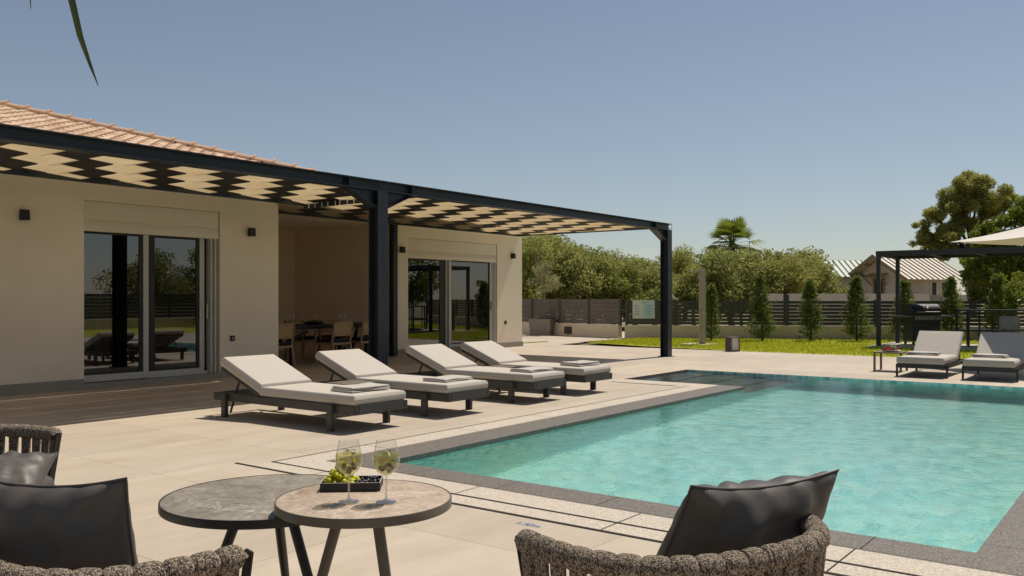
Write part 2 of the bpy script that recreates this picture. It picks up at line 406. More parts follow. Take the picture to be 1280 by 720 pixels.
p = MB(); ZF, ZD = -1.35, -1.40
p.add([(5.0,.79,ZD),(14.7,.79,ZF),(14.7,5.0,ZF),(5.0,5.0,ZD)], [(0,1,2,3)])
def wallq(mb, a_, b_, z0, z1): mb.add([(a_[0],a_[1],z0),(b_[0],b_[1],z0),(b_[0],b_[1],z1),(a_[0],a_[1],z1)], [(0,1,2,3)])
wallq(p,(5.0,.79),(14.7,.79),ZD,-.07); wallq(p,(14.7,.79),(14.7,7.05),ZF,0); wallq(p,(5.0,.79),(5.0,5.0),ZD,-.07)
wallq(p,(5.0,5.0),(12.35,5.0),ZD,-.07); wallq(p,(12.35,5.0),(14.7,5.0),ZF-.06,-.62)
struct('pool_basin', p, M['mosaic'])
st = MB()
for (y0, y1, z) in ((6.5,7.05,-.14),(5.95,6.5,-.30),(5.4,5.95,-.46),(5.0,5.4,-.62)):
    st.sheet(12.35,14.7,y0,y1,z)
for (y, z0, z1) in ((6.5,-.30,-.14),(5.95,-.46,-.30),(5.4,-.62,-.46)): wallq(st,(12.35,y),(14.7,y),z0,z1)
wallq(st,(12.35,5.0),(12.35,7.05),-.63,0); wallq(st,(12.35,7.05),(14.7,7.05),-.14,0)
struct('pool_steps', st, M['granite'])
wt = MB()
from mathutils import noise as NZ
def wave(x, y):
    return -.035+.0020*NZ.noise(Vector((x*2.1,y*2.6,.3)))+.0022*NZ.noise(Vector((x*4.6,y*5.2,4.1)))+.0012*NZ.noise(Vector((x*11,y*12,9.0)))
def water_grid(x0, x1, y0, y1, st=.03):
    nu, nv = round((x1-x0)/st), round((y1-y0)/st)
    wt.grid(lambda s, q: (x0+(x1-x0)*s, y0+(y1-y0)*q, wave(x0+(x1-x0)*s, y0+(y1-y0)*q)), nu, nv)
water_grid(5.0,14.7,.79,5.0); water_grid(12.35,14.7,5.0,7.05)
WO = struct('pool_water', wt, M['water'], smooth=True); WO.cycles.is_caustics_caster = True
for n_ in ('pool_basin', 'pool_steps'): bpy.data.objects[n_].cycles.is_caustics_receiver = True
sl.cycles.is_caustics_light = True
# lawn beyond the terrace, with its grass
FA, FB = Vector((25.25,14.35,0)), Vector((31.2,3.3,0)); FD = (FB-FA).normalized(); FC = FA+FD*20.2
def fence_u(v): return FA.x+(FA.y-v)*(FB.x-FA.x)/(FA.y-FB.y)
ln = MB(); ln.add([(20.56,-11,0),(20.56,8,0),(21.2,11.5,0),(21.95,13.75,0),(FA.x-.1,14.05,0),(fence_u(-4)-.1,-4,0),(fence_u(-11),-11,0)], [(0,6,5,4,3,2,1)])
ln.add([(-6,-11,0),(-6,-4.02,0),(20.55,-4.02,0),(20.55,-11,0)], [(0,3,2,1)])
struct('lawn', ln, M['lawn'])
gb = MB(); n = 0
while n < 30000:
    v = random.uniform(-1.5, 13.7); lo = 20.58 + (max(0, v-8))*.24; hi = fence_u(v)-.12
    u = random.uniform(lo, hi)
    if random.random() > (1.0 if u < 25.5 else .6): continue
    n += 1; a_ = random.uniform(0, 2*PI); h = random.uniform(.03, .075); wd = random.uniform(.008, .02)
    lx, ly = random.uniform(-.03,.03), random.uniform(-.03,.03)
    gb.add([(u-wd*math.cos(a_), v-wd*math.sin(a_), 0), (u+wd*math.cos(a_), v+wd*math.sin(a_), 0), (u+lx, v+ly, h)], [(0,1,2)], None, random.random()*.98)
tag(gb.build('grass', M['grass']), kind='stuff')
pd = MB(); pd.box(22.3,23.1,10.1,10.95,0,.03); struct('shower_pad', pd, M['stone_pale'])
pd = MB(); pd.box(24.2,27.2,-1.5,6.45,0,.03); struct('paved_pad', pd, M['stone_pale'])

# ---------------------------------------------------------------- villa
villa = thing('villa', 'cream single storey villa with terracotta hip roof behind the long pergola', 'house', (7, 12.4, 0))
VO = Vector((7, 12.4, 0))
def vb(mb, name, m, parent=None, **k):
    o = mb.build(name, m, None, **k)
    par = parent or villa
    o.parent = par
    # the parts are written in terrace coordinates; the thing's Empty stands at VO
    if par is villa: o.location = o.location-VO
    return o
wl = MB()
wl.box(-5,6.31,12.4,12.65,0,3.2); wl.box(8.55,9.72,12.4,12.65,0,3.2); wl.box(6.31,8.55,12.4,12.65,2.71,3.2)
wl.box(9.47,9.72,12.65,17.5,0,3.2)
wl.box(14.22,14.74,14.1,14.35,0,3.2); wl.box(18.1,19.2,14.1,14.35,0,3.2); wl.box(14.74,18.1,14.1,14.35,2.71,3.2)
wl.box(18.95,19.2,14.35,24,0,3.2); wl.box(-5,19.2,24,24.25,0,3.2); wl.box(-5,-4.75,12.65,24,0,3.2)
vb(wl, 'wall', M['stucco'])
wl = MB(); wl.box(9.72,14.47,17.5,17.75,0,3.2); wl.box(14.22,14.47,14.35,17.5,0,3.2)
vb(wl, 'recess_wall', M['stucco_shade'])
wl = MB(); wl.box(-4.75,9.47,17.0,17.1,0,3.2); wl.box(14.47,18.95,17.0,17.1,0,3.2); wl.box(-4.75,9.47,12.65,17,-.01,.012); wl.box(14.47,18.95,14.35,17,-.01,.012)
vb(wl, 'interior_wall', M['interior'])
for r in ((-5,6.30,12.375,12.4,0,.15),(8.56,9.745,12.375,12.4,0,.15),(14.195,14.73,14.075,14.1,0,.13),(18.11,19.225,14.075,14.1,0,.13),(19.2,19.225,14.1,24,0,.13)):
    pl = MB(); pl.box(*r); vb(pl, 'plinth', M['plinth'])
cl = MB(); cl.box(9.72,14.22,14.1,17.5,2.99,3.02); vb(cl, 'recess_ceiling', M['stucco'])
cl = MB(); cl.box(9.72,14.22,14.07,14.1,2.98,3.03); vb(cl, 'recess_trim', M['shutter'])
cl = MB(); cl.box(9.72,10.75,16.2,16.36,2.85,2.988); vb(cl, 'ceiling_beam', M['black'])
cl = MB(); cl.box(9.78,10.32,17.47,17.5,0,2.35); vb(cl, 'timber_door', mat('door_brown', (.20,.13,.075,1), .6))
cl = MB(); cl.box(-5.6,15.5,11.95,24.4,3.035,3.07); cl.box(15.05,19.2,13.2,24.25,3.21,3.4); vb(cl, 'eave_board', M['shutter'])
# tiled hip roof: courses of S tiles, lower edge of each course lifted
SLP = .288
def tiled(origin, ud, sd, ulim, smax, name):
    """origin at the eave; ud along the eave, sd up the slope (plan); ulim(s) = allowed run along ud"""
    mb = MB(); ps, pu, seg = .36, .27, 6
    ud, sd, o = Vector(ud), Vector(sd), Vector(origin)
    k = 0; s0 = 0.0
    while s0 < smax-.02:
        s1 = min(s0+ps, smax); lo, hi = ulim((s0+s1)/2)
        j = int(math.floor(lo/pu)); 
        while j*pu < hi:
            tint = min(.98, max(.02, random.gauss(.5, .24))); row = []
            for s, lift in ((s0-.03, .034), (s1, 0.004)):
                for q in range(seg+1):
                    f = q/seg; u = min(max((j+f)*pu, lo), hi)
                    prof = .05*math.sin(f*PI*1.0)**1.0 if f < .62 else .05*math.sin(.62*PI)*(1-(f-.62)/.38)**1.0-.012*math.sin((f-.62)/.38*PI)
                    row.append(o+ud*u+sd*s+Vector((0,0,SLP*s+lift+prof)))
            vs = list(row); fs = [(q, q+1, seg+1+q+1, seg+1+q) for q in range(seg)]
            base = len(vs)
            for q in range(seg+1): vs.append(row[q]-Vector((0,0,.035)))
            fs += [(base+q, base+q+1, q+1, q) for q in range(seg)]
            mb.add(vs, fs, None, tint); j += 1
        s0 = s1
    return vb(mb, name, M['tiles'], smooth=True)
SM = 8.2
tiled((15.5,11.9,3.11), (-1,0,0), (0,1,0), lambda s: (s, 20.9), SM, 'roof')
tiled((15.5,11.9,3.11), (0,1,0), (-1,0,0), lambda s: (s, 12.4-s*.05), SM, 'roof')
rp = MB(); rp.add([(-5.5,24.4,3.06),(15.5,24.4,3.06),(15.5-SM,20.1,3.07+SM*SLP),(-5.5,20.1,3.07+SM*SLP)], [(0,1,2,3)]); vb(rp, 'roof', M['tiles'])
rc = MB(); L = SM*math.sqrt(2+SLP*SLP); nn = int(L/.42); hd = Vector((-1,1,SLP)); hb = Vector((15.5,11.9,3.135))
for i in range(nn):
    a_ = hb+hd*(SM*i/nn); b_ = hb+hd*(SM*(i+1.12)/nn)
    rc.tube([a_, a_+(b_-a_)*.10, a_+(b_-a_)*.12, b_], [.155,.155,.12,.105], 12)
rc.tube([(15.5-SM,20.1,3.1+SM*SLP),(-5.5,20.1,3.1+SM*SLP)], .11, 10)
vb(rc, 'ridge_caps', M['tiles'], smooth=True)
ah = MB(); ah.tube([(13.2,14.6,3.2),(13.35,14.6,3.9)], .008, 5); vb(ah, 'aerial', M['black'])
def sliding_door(u0, u1, vf, zb, zt, panels, split):
    r = MB(); r.box(u0, u1, vf-.01, vf+.2, 0, zb-.002)
    dr = vb(r, 'sliding_door', M['plinth'])
    def sub(mb, name, m, par=dr, **k):
        o = mb.build(name, m, par, **k); return o
    s = MB(); s.box(u0, u1-.02, vf+.03, vf+.16, zt, 2.708)
    s.box(u0, u1-.02, vf+.012, vf+.028, zt, zt+.10); s.box(u0, u1-.02, vf+.006, vf+.028, zt+.125, zt+.15); s.box(u0, u1-.02, vf+.016, vf+.028, zt+.185, 2.70)
    sub(s, 'shutter_box', M['shutter'], bevel=.004)
    fr = MB()
    fr.box(split, u1-.16, vf+.09, vf+.135, zb, zb+.05); fr.box(u1-.15, u1-.11, vf+.04, vf+.16, zb, zt); fr.box(u1-.09, u1-.05, vf+.02, vf+.16, zb, zt)
    sub(fr, 'frame_rail', M['pvc'], bevel=.003)
    for (a_, b_, y, sl0, sr, rb, dkl, dkr) in panels:
        f = MB(); 
        if sl0: f.box(a_, a_+sl0, y, y+.05, zb+.01, zt-.002)
        f.box(b_-sr, b_, y, y+.05, zb+.01, zt-.002); f.box(a_+sl0, b_-sr, y+.004, y+.05, zb+.01, zb+rb)
        pf = sub(f, 'panel_frame', M['pvc'], bevel=.003)
        gk = MB(); x0, x1 = a_+sl0, b_-sr; z0, z1 = zb+rb, zt-.002
        gk.box(x0, x0+dkl, y+.012, y+.04, z0, z1); gk.box(x1-dkr, x1, y+.012, y+.04, z0, z1); gk.box(x0+dkl, x1-dkr, y+.012, y+.04, z0, z0+.03); gk.box(x0+dkl, x1-dkr, y+.012, y+.04, z1-.03, z1)
        gk.build('gasket', M['black'], pf)
        pn = MB(); xa, xb, za, zz = x0+dkl, x1-dkr, z0+.03, z1-.03
        pn.add([(xa,y+.026,za),(xb,y+.026,za),(xb,y+.026,zz),(xa,y+.026,zz)], [(0,1,2,3)])
        pn.build('pane', M['pane'], pf)
    h = MB(); h.box(u1-.235, u1-.215, vf+.015, vf+.035, .98, 1.22); sub(h, 'handle', M['chrome'], bevel=.004)
    return dr
sliding_door(6.31, 8.55, 12.4, .08, 2.27, [(6.31,7.33,12.45,0,.085,.11,.03,.06),(7.30,8.33,12.505,.02,.085,.10,.15,.05)], 7.33)
sliding_door(14.74, 18.1, 14.1, .08, 2.24, [(14.74,16.28,14.205,0,.10,.09,.03,.20),(16.24,17.93,14.15,.09,.075,.09,.02,.03)], 16.0)
cu = MB(); cu.grid(lambda s, t: (16.35+s*1.2, 14.62+.035*math.sin(s*52)+.02*math.sin(s*23), .05+t*2.6), 90, 1); vb(cu, 'curtain', M['curtain'], smooth=True)
cu = MB(); cu.grid(lambda s, t: (6.35+s*.62, 12.95+.04*math.sin(s*38)+.02*math.sin(s*17), .05+t*2.6), 60, 1); vb(cu, 'curtain', M['curtain'], smooth=True)

# fittings on the walls
def wall_lamp(u, v, z, label):
    t = thing('wall_lamp', label, 'lamp', (u, v, z), group='black lamps on the villa walls')
    b = MB(); b.box(-.03,.03,-.02,0,-.05,.05); b.build('bracket', M['black'], t, bevel=.003)
    b = MB(); b.prism([(-.055,-.11),(.055,-.11),(.055,-.018),(-.055,-.018)], -.075, .065); 
    for i in range(4): x, y, z_ = b.v[4+i]; b.v[4+i] = (x*.86, y*.9-.008, z_)
    b.build('shade', M['black'], t, bevel=.004)
wall_lamp(5.47,12.4,2.43,'small black wall lamp left of the near glass door')
wall_lamp(9.12,12.4,2.42,'small black wall lamp between the near glass door and the dining recess')
wall_lamp(14.5,14.1,2.42,'small black wall lamp beside the pergola post at the dining recess corner')
wall_lamp(18.72,14.1,2.44,'small black wall lamp on the wall pier beyond the far glass door')
def socket(u, v, z, label):
    t = thing('wall_socket', label, 'socket', (u, v, z), group='black sockets low on the villa walls')
    b = MB(); b.box(-.045,.045,-.022,0,-.045,.045); b.build('housing', M['black'], t, bevel=.006)
    b = MB(); b.lathe([(.0,.0),(.022,.0),(.022,.006),(.026,.006),(.026,0)], 16, T=Matrix.Translation((0,-.023,0)) @ Matrix.Rotation(PI/2,4,'X')); b.build('face_ring', M['grey_metal'], t)
socket(8.78,12.4,.64,'black wall socket on the cream wall behind the nearest lounger')
socket(18.45,14.1,.66,'black wall socket low on the wall pier beyond the far glass door')

# ---------------------------------------------------------------- long pergola
per = thing('pergola', 'long dark steel pergola with chequered cream and dark canopy along the villa', 'pergola', (8.8, 9, 0))
PO = Vector((8.8, 9, 0))
def pb(mb, name, m, **k):
    o = mb.build(name, m, per, **k); o.location = -PO; return o
bm_ = MB(); b0, b1 = -.6, 17.8
bm_.box(b0,b1,8.91,9.09,2.955,2.97); bm_.box(b0,b1,8.992,9.008,2.835,2.955); bm_.box(b0,b1,8.91,9.09,2.82,2.835)
pb(bm_, 'beam', M['steel'])
for u in (.02, 8.8, 17.7):
    f = MB(); w2 = .1
    f.box(u-w2,u+w2,8.905,8.92,0,2.818); f.box(u-w2,u+w2,9.08,9.095,0,2.818); f.box(u-.006,u+.006,8.92,9.08,0,2.818)
    f.box(u-.14,u+.14,8.86,9.14,0,.012)
    pb(f, 'post', M['steel'], bevel=.003)
    for sgn in ((-1, 1) if u < 17 else (-1,)):
        if u < 1 and sgn < 0: continue
        h = MB(); x0, x1 = u+sgn*.102, u+sgn*.62
        xa, xb = sorted((x0, x1))
        h.add([(x0,8.992,2.818),(x1,8.992,2.818),(x0,8.992,2.60),(x0,9.008,2.818),(x1,9.008,2.818),(x0,9.008,2.60)], [(0,1,2),(3,5,4),(0,3,4,1),(1,4,5,2),(2,5,3,0)])
        h.add([(x1,8.915,2.815),(x0,8.915,2.59),(x0,9.085,2.59),(x1,9.085,2.815),(x1,8.915,2.803),(x0,8.915,2.578),(x0,9.085,2.578),(x1,9.085,2.803)], [(0,1,2,3),(7,6,5,4),(0,4,5,1),(1,5,6,2),(2,6,7,3),(3,7,4,0)])
        h.box(x1-.006,x1+.006,8.915,8.99,2.836,2.954)
        pb(h, 'haunch_bracket', M['steel'])
    for sx in (-.07,.07):
        for z in (2.86,2.93): pl = MB(); pl.box(u+sx-.012,u+sx+.012,8.892,8.9045,z-.012,z+.012); pb(pl, 'bolt', M['steel'])
post2 = MB(); post2.box(14.02,14.16,13.86,14.0,0,2.98); pb(post2, 'post', M['steel'], bevel=.004)
# chequered boards in rows along the beam, each board tipped a little towards the far end
ZL, ROW, PER, DK, TILT = 2.89, .67, .972, .41, .045
wp, dp, jo = MB(), MB(), MB()
def board(mb, ua, ub, va, vb_):
    if mb is dp: va, vb_ = va+.005, vb_-.005      # dark boards stop short: thin light gaps
    else: va, vb_ = va+.0006, vb_-.0006
    if ub-ua < .02 or vb_-va < .05: return
    vs = []
    for z_ in (0, .012): vs += [(ua+.004,va,ZL+TILT+z_),(ub-.004,va,ZL+z_),(ub-.004,vb_,ZL+z_),(ua+.004,vb_,ZL+TILT+z_)]
    mb.add(vs, [(3,2,1,0),(4,5,6,7),(0,1,5,4),(1,2,6,5),(2,3,7,6),(3,0,4,7)])
    pass
UE = 17.72
for j in range(-1, 6):
    v0 = 9.38+ROW*j
    va, vb_ = max(v0, 9.1), v0+ROW
    for i in range(-11, 16):
        ur = 5.06+DK*j+PER*i                 # far end of a dark board; the cream board follows it
        for mb, a_, b_ in ((dp, ur-DK, ur), (wp, ur, ur+PER-DK)):
            a_, b_ = max(a_, -.5), min(b_, UE)
            # the canopy reaches 11.62 in front of the near wing and 13.05 in front of the recess and far wing
            if a_ < 9.66 < b_:
                board(mb, a_, 9.66, va, min(vb_, 11.62)); board(mb, 9.66, b_, va, min(vb_, 13.05))
            else: board(mb, a_, b_, va, min(vb_, 11.62 if b_ <= 9.66 else 13.05))
pb(wp, 'cream_panels', M['slat_white'])['label'] = 'cream canopy boards'
pb(dp, 'dark_panels', M['slat_dark'])['label'] = 'dark canopy boards'

for r in ((-.6,9.66,11.63,11.68),(9.66,17.76,13.06,13.11)):
    ed = MB(); ed.box(r[0],r[1],r[2],r[3],ZL-.03,ZL+.09); pb(ed, 'canopy_rail', M['steel'])
ed = MB(); ed.box(UE+.01,UE+.05,9.1,13.05,ZL-.02,ZL+.07); pb(ed, 'canopy_rail', M['steel'])
ed = MB(); ed.box(9.63,9.67,9.1,11.62,ZL-.075,ZL-.012); pb(ed, 'canopy_rail', M['steel'])
for r in ((-.6,9.66,11.69,12.02),(9.66,17.76,13.12,13.3)):
    ed = MB(); ed.box(r[0],r[1],r[2],r[3],ZL+.10,ZL+.115); pb(ed, 'sun_gap_blocker', M['steel'])  # added strips that keep a stripe of sun from falling beside the wall
zlow = lambda v: ZL+.04
for i in range(13):
    v = 9.6+i*.155+random.uniform(-.03,.03); c1 = MB(); c1.box(9.61,9.625,v,v+.012,ZL-.085,ZL-.005); pb(c1, 'hanger_clip', M['slat_trim'])
# ---------------------------------------------------------------- soft shapes
def pad(mb, x0, x1, y0, y1, zf, thick, nx=10, ny=16, rnd=.035, puff=.012, seam=True):
    """mattress slab whose underside follows zf(y); rounded edges, a little crowned"""
    def ring(x, y, s):
        return Vector((x, y, zf(y)+s))
    levels = [(rnd*.9,0),(.25*rnd,.18*thick),(0,.42*thick),(.006,.5*thick),(0,.58*thick),(.25*rnd,.84*thick),(rnd,thick)]
    vs, fs = [], []
    per_ = []
    for i in range(nx): per_.append((i/nx, 0))
    for i in range(ny): per_.append((1, i/ny))
    for i in range(nx): per_.append((1-i/nx, 1))
    for i in range(ny): per_.append((0, 1-i/ny))
    n = len(per_)
    for ins, z in levels:
        for a, b in per_:
            vs.append(ring(x0+ins+(x1-x0-2*ins)*a, y0+ins+(y1-y0-2*ins)*b, z))
    for l in range(len(levels)-1):
        for i in range(n): fs.append((l*n+i, l*n+(i+1) % n, (l+1)*n+(i+1) % n, (l+1)*n+i))
    fs.append(tuple(reversed(range(n))))
    o = len(vs)
    for j in range(ny+1):
        for i in range(nx+1):
            a, b = i/nx, j/ny
            p = ring(x0+rnd+(x1-x0-2*rnd)*a, y0+rnd+(y1-y0-2*rnd)*b, thick)
            p.z += puff*(max(0, math.sin(a*PI))**.5)*(max(0, math.sin(b*PI))**.5)
            vs.append(p)
    for j in range(ny):
        for i in range(nx): fs.append((o+j*(nx+1)+i, o+j*(nx+1)+i+1, o+(j+1)*(nx+1)+i+1, o+(j+1)*(nx+1)+i))
    mb.add(vs, fs)
def towel(name, label, loc, rz, group, sx=.50, sy=.34, layers=3):
    b = MB(); h = .018; z = .002
    for l in range(layers):
        jx, jy = random.uniform(-.008,.008), random.uniform(-.008,.008)
        def fn(s, t, z=z, jx=jx, jy=jy):
            a = t*2*PI
            y = jy+(sy/2-.006*l)*math.copysign(abs(math.cos(a))**.35, math.cos(a)); zz = z+h/2+h/2*math.copysign(abs(math.sin(a))**.7, math.sin(a))
            zz += .0045*math.sin(s*7+l*2)*math.sin(y*12+l)*(1 if math.sin(a) > 0 else .4)
            return Vector((jx+(s-.5)*(sx-.012*l), y+.006*math.sin(s*5+l), max(zz, .001)))
        k0 = len(b.v); b.grid(fn, 14, 28)
        ra = [k0+j*15 for j in range(28)]; rb = [k0+j*15+14 for j in range(28)]; b.f += [tuple(ra), tuple(reversed(rb))]; b.t += [.5,.5]
        z += h-.002
        n = 28
    for l in range(layers):       # closed fold ends
        pass
    o = b.build(name, M['towel'], None, smooth=True); o.location = loc; o.rotation_euler = (0,0,rz)
    return tag(o, label, 'towel', group)

# ---------------------------------------------------------------- four loungers in front of the villa
def make_lounger():
    t = thing('sun_lounger', '', 'lounger')
    W = .72; r = MB(); t.location = (0,0,0)
    r.box(0,.045,0,2.29,.175,.262); r.box(W-.045,W,0,2.29,.175,.262); r.box(.045,W-.045,0,.045,.175,.262); r.box(.045,W-.045,2.245,2.29,.175,.262)
    for k in range(6): r.box(.045,W-.045,.2+k*.2,.28+k*.2,.235,.255)
    r.build('frame', M['lounge_frame'], t, bevel=.005)
    for x in (-.022, W+.022):
        for y in (.33, 2.05):
            l = MB(); l.box(x-.022,x+.022,y-.04,y+.04,0,.255); l.build('leg', M['lounge_frame'], t, bevel=.005)
    hy, al = 1.50, math.radians(21.5)
    bf = MB()
    T = Matrix.Translation((0,hy,.262)) @ Matrix.Rotation(al,4,'X')
    for x in (.02, W-.06): bf.box(x,x+.04,0,.72,-.012,.02,T)
    for k in range(6): bf.box(.06,W-.06,.02+k*.125,.10+k*.125,-.005,.016,T)
    bf.bar((.1,hy+.45,.40),(.1,hy+.62,.03),.018); bf.bar((W-.1,hy+.45,.40),(W-.1,hy+.62,.20),.018)
    bf.build('backrest_frame', M['lounge_frame'], t)
    m = MB(); pad(m,.005,W-.005,.02,hy-.005,lambda y: .265,.095,rnd=.02,puff=.006); m.build('mattress', M['mattress'], t, smooth=True)
    m = MB(); pad(m,.005,W-.005,0,.75,lambda y: .024,.105,rnd=.02,puff=.006)
    for i, p_ in enumerate(m.v): m.v[i] = tuple(T @ Vector(p_))
    m.build('back_cushion', M['mattress'], t, smooth=True)
    return t
LG = 'graphite loungers in a row before the villa'
proto = make_lounger()
LL = ['grey cushioned sun lounger nearest the near glass door, first of the row','cream cushioned graphite lounger second in the row, in front of the tall pergola post','cream cushioned graphite lounger third in the row, between the post and the far glass door','cream cushioned graphite lounger last in the row, in front of the far glass door']
LL[0] = 'cream cushioned graphite lounger first in the row, nearest the two round tables'
for i, u in enumerate((5.79, 7.14, 8.73, 9.90)):
    o = proto if i == 0 else dup(proto)
    o.location = (u, 6.23, 0); o['label'] = LL[i]; o['group'] = LG
    towel('folded_towel', ['folded grey towel on the foot of the first lounger of the villa row','folded grey towel on the foot of the second lounger of the villa row','folded grey towel on the foot of the third lounger of the villa row','folded grey towel on the foot of the farthest lounger of the villa row'][i], (u+.40+(.02*i), 6.58+.02*(i % 2), .366), (-.05,.06,.0,-.08)[i], 'folded towels on the villa loungers', layers=(3,2,2,3)[i])
def low_table(u, v, label):
    t = thing('side_table', label, 'table', (u, v, 0), group='low taupe tables between the loungers')
    b = MB(); b.box(-.22,.22,-.2,.2,.33,.352); b.build('table_top', M['taupe_metal'], t, bevel=.005)
    for x in (-.19,.19):
        for y in (-.17,.17):
            l = MB(); l.box(x-.015,x+.015,y-.015,y+.015,0,.33); l.build('leg', M['taupe_metal'], t)
low_table(6.82,7.40,'low taupe side table between the first and second lounger of the villa row')
low_table(9.59,7.45,'low taupe side table between the third and fourth lounger of the villa row')

# ---------------------------------------------------------------- two loungers across the pool
def make_pool_lounger():
    t = thing('sun_lounger', '', 'lounger'); W = .74; L = 1.95
    f = MB()
    for y in (0, W-.04): f.box(0,L,y,y+.04,.15,.215)
    f.box(0,.04,.04,W-.04,.15,.215); f.box(L-.04,L,.04,W-.04,.15,.215)
    for k in range(7): f.box(.12+k*.16,.20+k*.16,.04,W-.04,.195,.212)
    f.build('frame', M['dark_metal'], t, bevel=.004)
    for x in (.14, 1.55):
        for y in (-.012, W+.012):
            l = MB(); l.box(x-.02,x+.02,y-.014,y+.014,0,.21); l.build('leg', M['dark_metal'], t)
    al = math.radians(37); T = Matrix.Translation((1.15,0,.225)) @ Matrix.Rotation(-al,4,'Y')
    b = MB()
    for y in (.02, W-.05): b.box(0,.68,y,y+.03,-.025,.0,T)
    for k in range(5): b.box(.05+k*.14,.13+k*.14,.05,W-.05,-.02,-.004,T)
    b.bar((1.55,.08,.50),(1.75,.08,.2),.016); b.bar((1.55,W-.08,.50),(1.75,W-.08,.2),.016)
    b.build('backrest_frame', M['dark_metal'], t)
    def padx(name, T2, L2, zf, th):
        m = MB(); pad(m,0,W-.01,0,L2,lambda y: zf,th,rnd=.022,puff=.006)
        R = Matrix.Rotation(-PI/2,4,'Z')
        R = Matrix(((0,1,0,0),(1,0,0,.005),(0,0,1,0),(0,0,0,1)))
        for i, p_ in enumerate(m.v): m.v[i] = tuple(T2 @ (R @ Vector(p_)))
        m.f = [tuple(reversed(q)) for q in m.f]
        m.build(name, M['mattress'], t, smooth=True)
    padx('mattress', Matrix.Translation((.01,0,0)), 1.13, .217, .115)
    padx('back_cushion', T, .70, .004, .10)
    return t
q = make_pool_lounger(); q.location = (15.45,2.90,0); q['label'] = 'sunlit lounger across the pool beside the small table with watermelon'; q['group'] = 'raised loungers across the pool'
q2 = dup(q); q2.location = (15.42,1.90,0); q2['label'] = 'lounger across the pool with the parasol shadow over its backrest'
towel('folded_towel','folded towel on the sunlit lounger across the pool',(16.15,3.36,.338),PI/2+.05,'folded towels across the pool')
towel('folded_towel','folded towel on the shaded lounger across the pool',(16.12,2.34,.338),PI/2-.05,'folded towels across the pool')
t = thing('side_table','small dark metal table carrying the watermelon plate across the pool','table',(16.62,4.0,0))
b = MB(); b.box(-.24,.24,-.24,.24,.325,.345); b.build('table_top', M['taupe_metal'], t, bevel=.004)
for x in (-.22,.22):
    for y in (-.22,.22):
        l = MB(); l.box(x-.017,x+.017,y-.017,y+.017,0,.325); l.build('leg', M['taupe_metal'], t)
b = MB(); b.lathe([(0,0),(.09,0),(.15,.018),(.153,.02),(.15,.024),(.09,.008),(0,.008)], 24); o = b.build('plate', M['paint_white'], None, smooth=True); o.location = (16.62,3.98,.347)
tag(o,'white plate under the watermelon slices on the small table','plate')
for i, (dx, dy, rz) in enumerate(((-.06,.05,.4),(.03,-.05,1.5),(.05,.05,2.6))):
    t = thing('watermelon_slice',['watermelon slice lying foremost on the white plate','red watermelon slice standing nearest the lounger on the plate','red watermelon slice at the rear of the white plate'][i],'fruit',(16.62+dx,3.98+dy,.357),rz,'watermelon slices on the plate')
    b = MB(); n = 10; R0 = .085
    b.prism([(-.02,0)]+[(0,0)], 0, .001) if False else None
    vs = []
    for x in (-.018,.018):
        for k in range(n+1): a_ = PI*k/n; vs.append((x, R0*math.cos(a_), R0*math.sin(a_)))
    fs = [tuple(range(n+1)), tuple(reversed(range(n+1,2*n+2)))]+[(k,n+1+k,n+2+k,k+1) for k in range(n)]+[(0,n,2*n+1,n+1)]
    b.add(vs, fs); b.build('flesh', M['red'], t)
    b = MB(); vs = []
    for x in (-.019,.019):
        for rr in (R0+.001,R0+.012):
            for k in range(n+1): a_ = PI*k/n; vs.append((x, rr*math.cos(a_), rr*math.sin(a_)))
    m_ = n+1; fs = []
    for k in range(n):
        fs += [(m_+k,m_+k+1,3*m_+k+1,3*m_+k),(k,k+1,m_+k+1,m_+k),(2*m_+k,3*m_+k,3*m_+k+1,2*m_+k+1)]
    b.add(vs, fs); b.build('rind', M['rind'], t)

# ---------------------------------------------------------------- round tables with glasses and a tray
def round_table(c, R_, H, label, top, rim, a0, leg_r):
    t = thing('coffee_table', label, 'table', (c.x, c.y, 0))
    b = MB(); b.lathe([(0,H-.012),(R_-.006,H-.012),(R_-.006,H),(R_-.008,H+.001),(0,H+.001)], 96); b.build('table_top', top, t, smooth=True)
    b = MB(); b.lathe([(0,H-.030),(R_-.002,H-.030),(R_,H-.028),(R_,H-.001),(R_-.001,H+.002),(R_-.0055,H+.002),(R_-.0055,H-.014)], 96); b.build('rim', rim, t, smooth=True)
    for k in range(3):
        a_ = a0+k*2*PI/3; l = MB(); d_ = Vector((math.cos(a_), math.sin(a_), 0))
        l.tube([d_*R_*.26+Vector((0,0,H-.031)), d_*R_*.5+Vector((0,0,H*.48)), d_*R_*.76], [.020,.019,.015], 16, True, 1.0)
        l.build('leg', rim, t, smooth=True)
    b = MB(); b.lathe([(0,H-.040),(.12,H-.040),(.12,H-.031),(0,H-.031)], 32); b.build('top_plate', rim, t)
    return t
TC1, TC2 = fl(-.945,3.40), fl(-.530,3.14)
H1, H2 = .535, .584
round_table(TC1,.40,H1,'larger round table with grey stone top and dark rim, tucked behind','' or M['stone_grey'],M['dark_metal'],YAW-PI/2+math.radians(330),.02)
round_table(TC2,.313,H2,'smaller round table with beige stone top and taupe rim carrying the wine glasses',M['stone_beige'],M['taupe_metal'],YAW-PI/2+math.radians(190),.02)
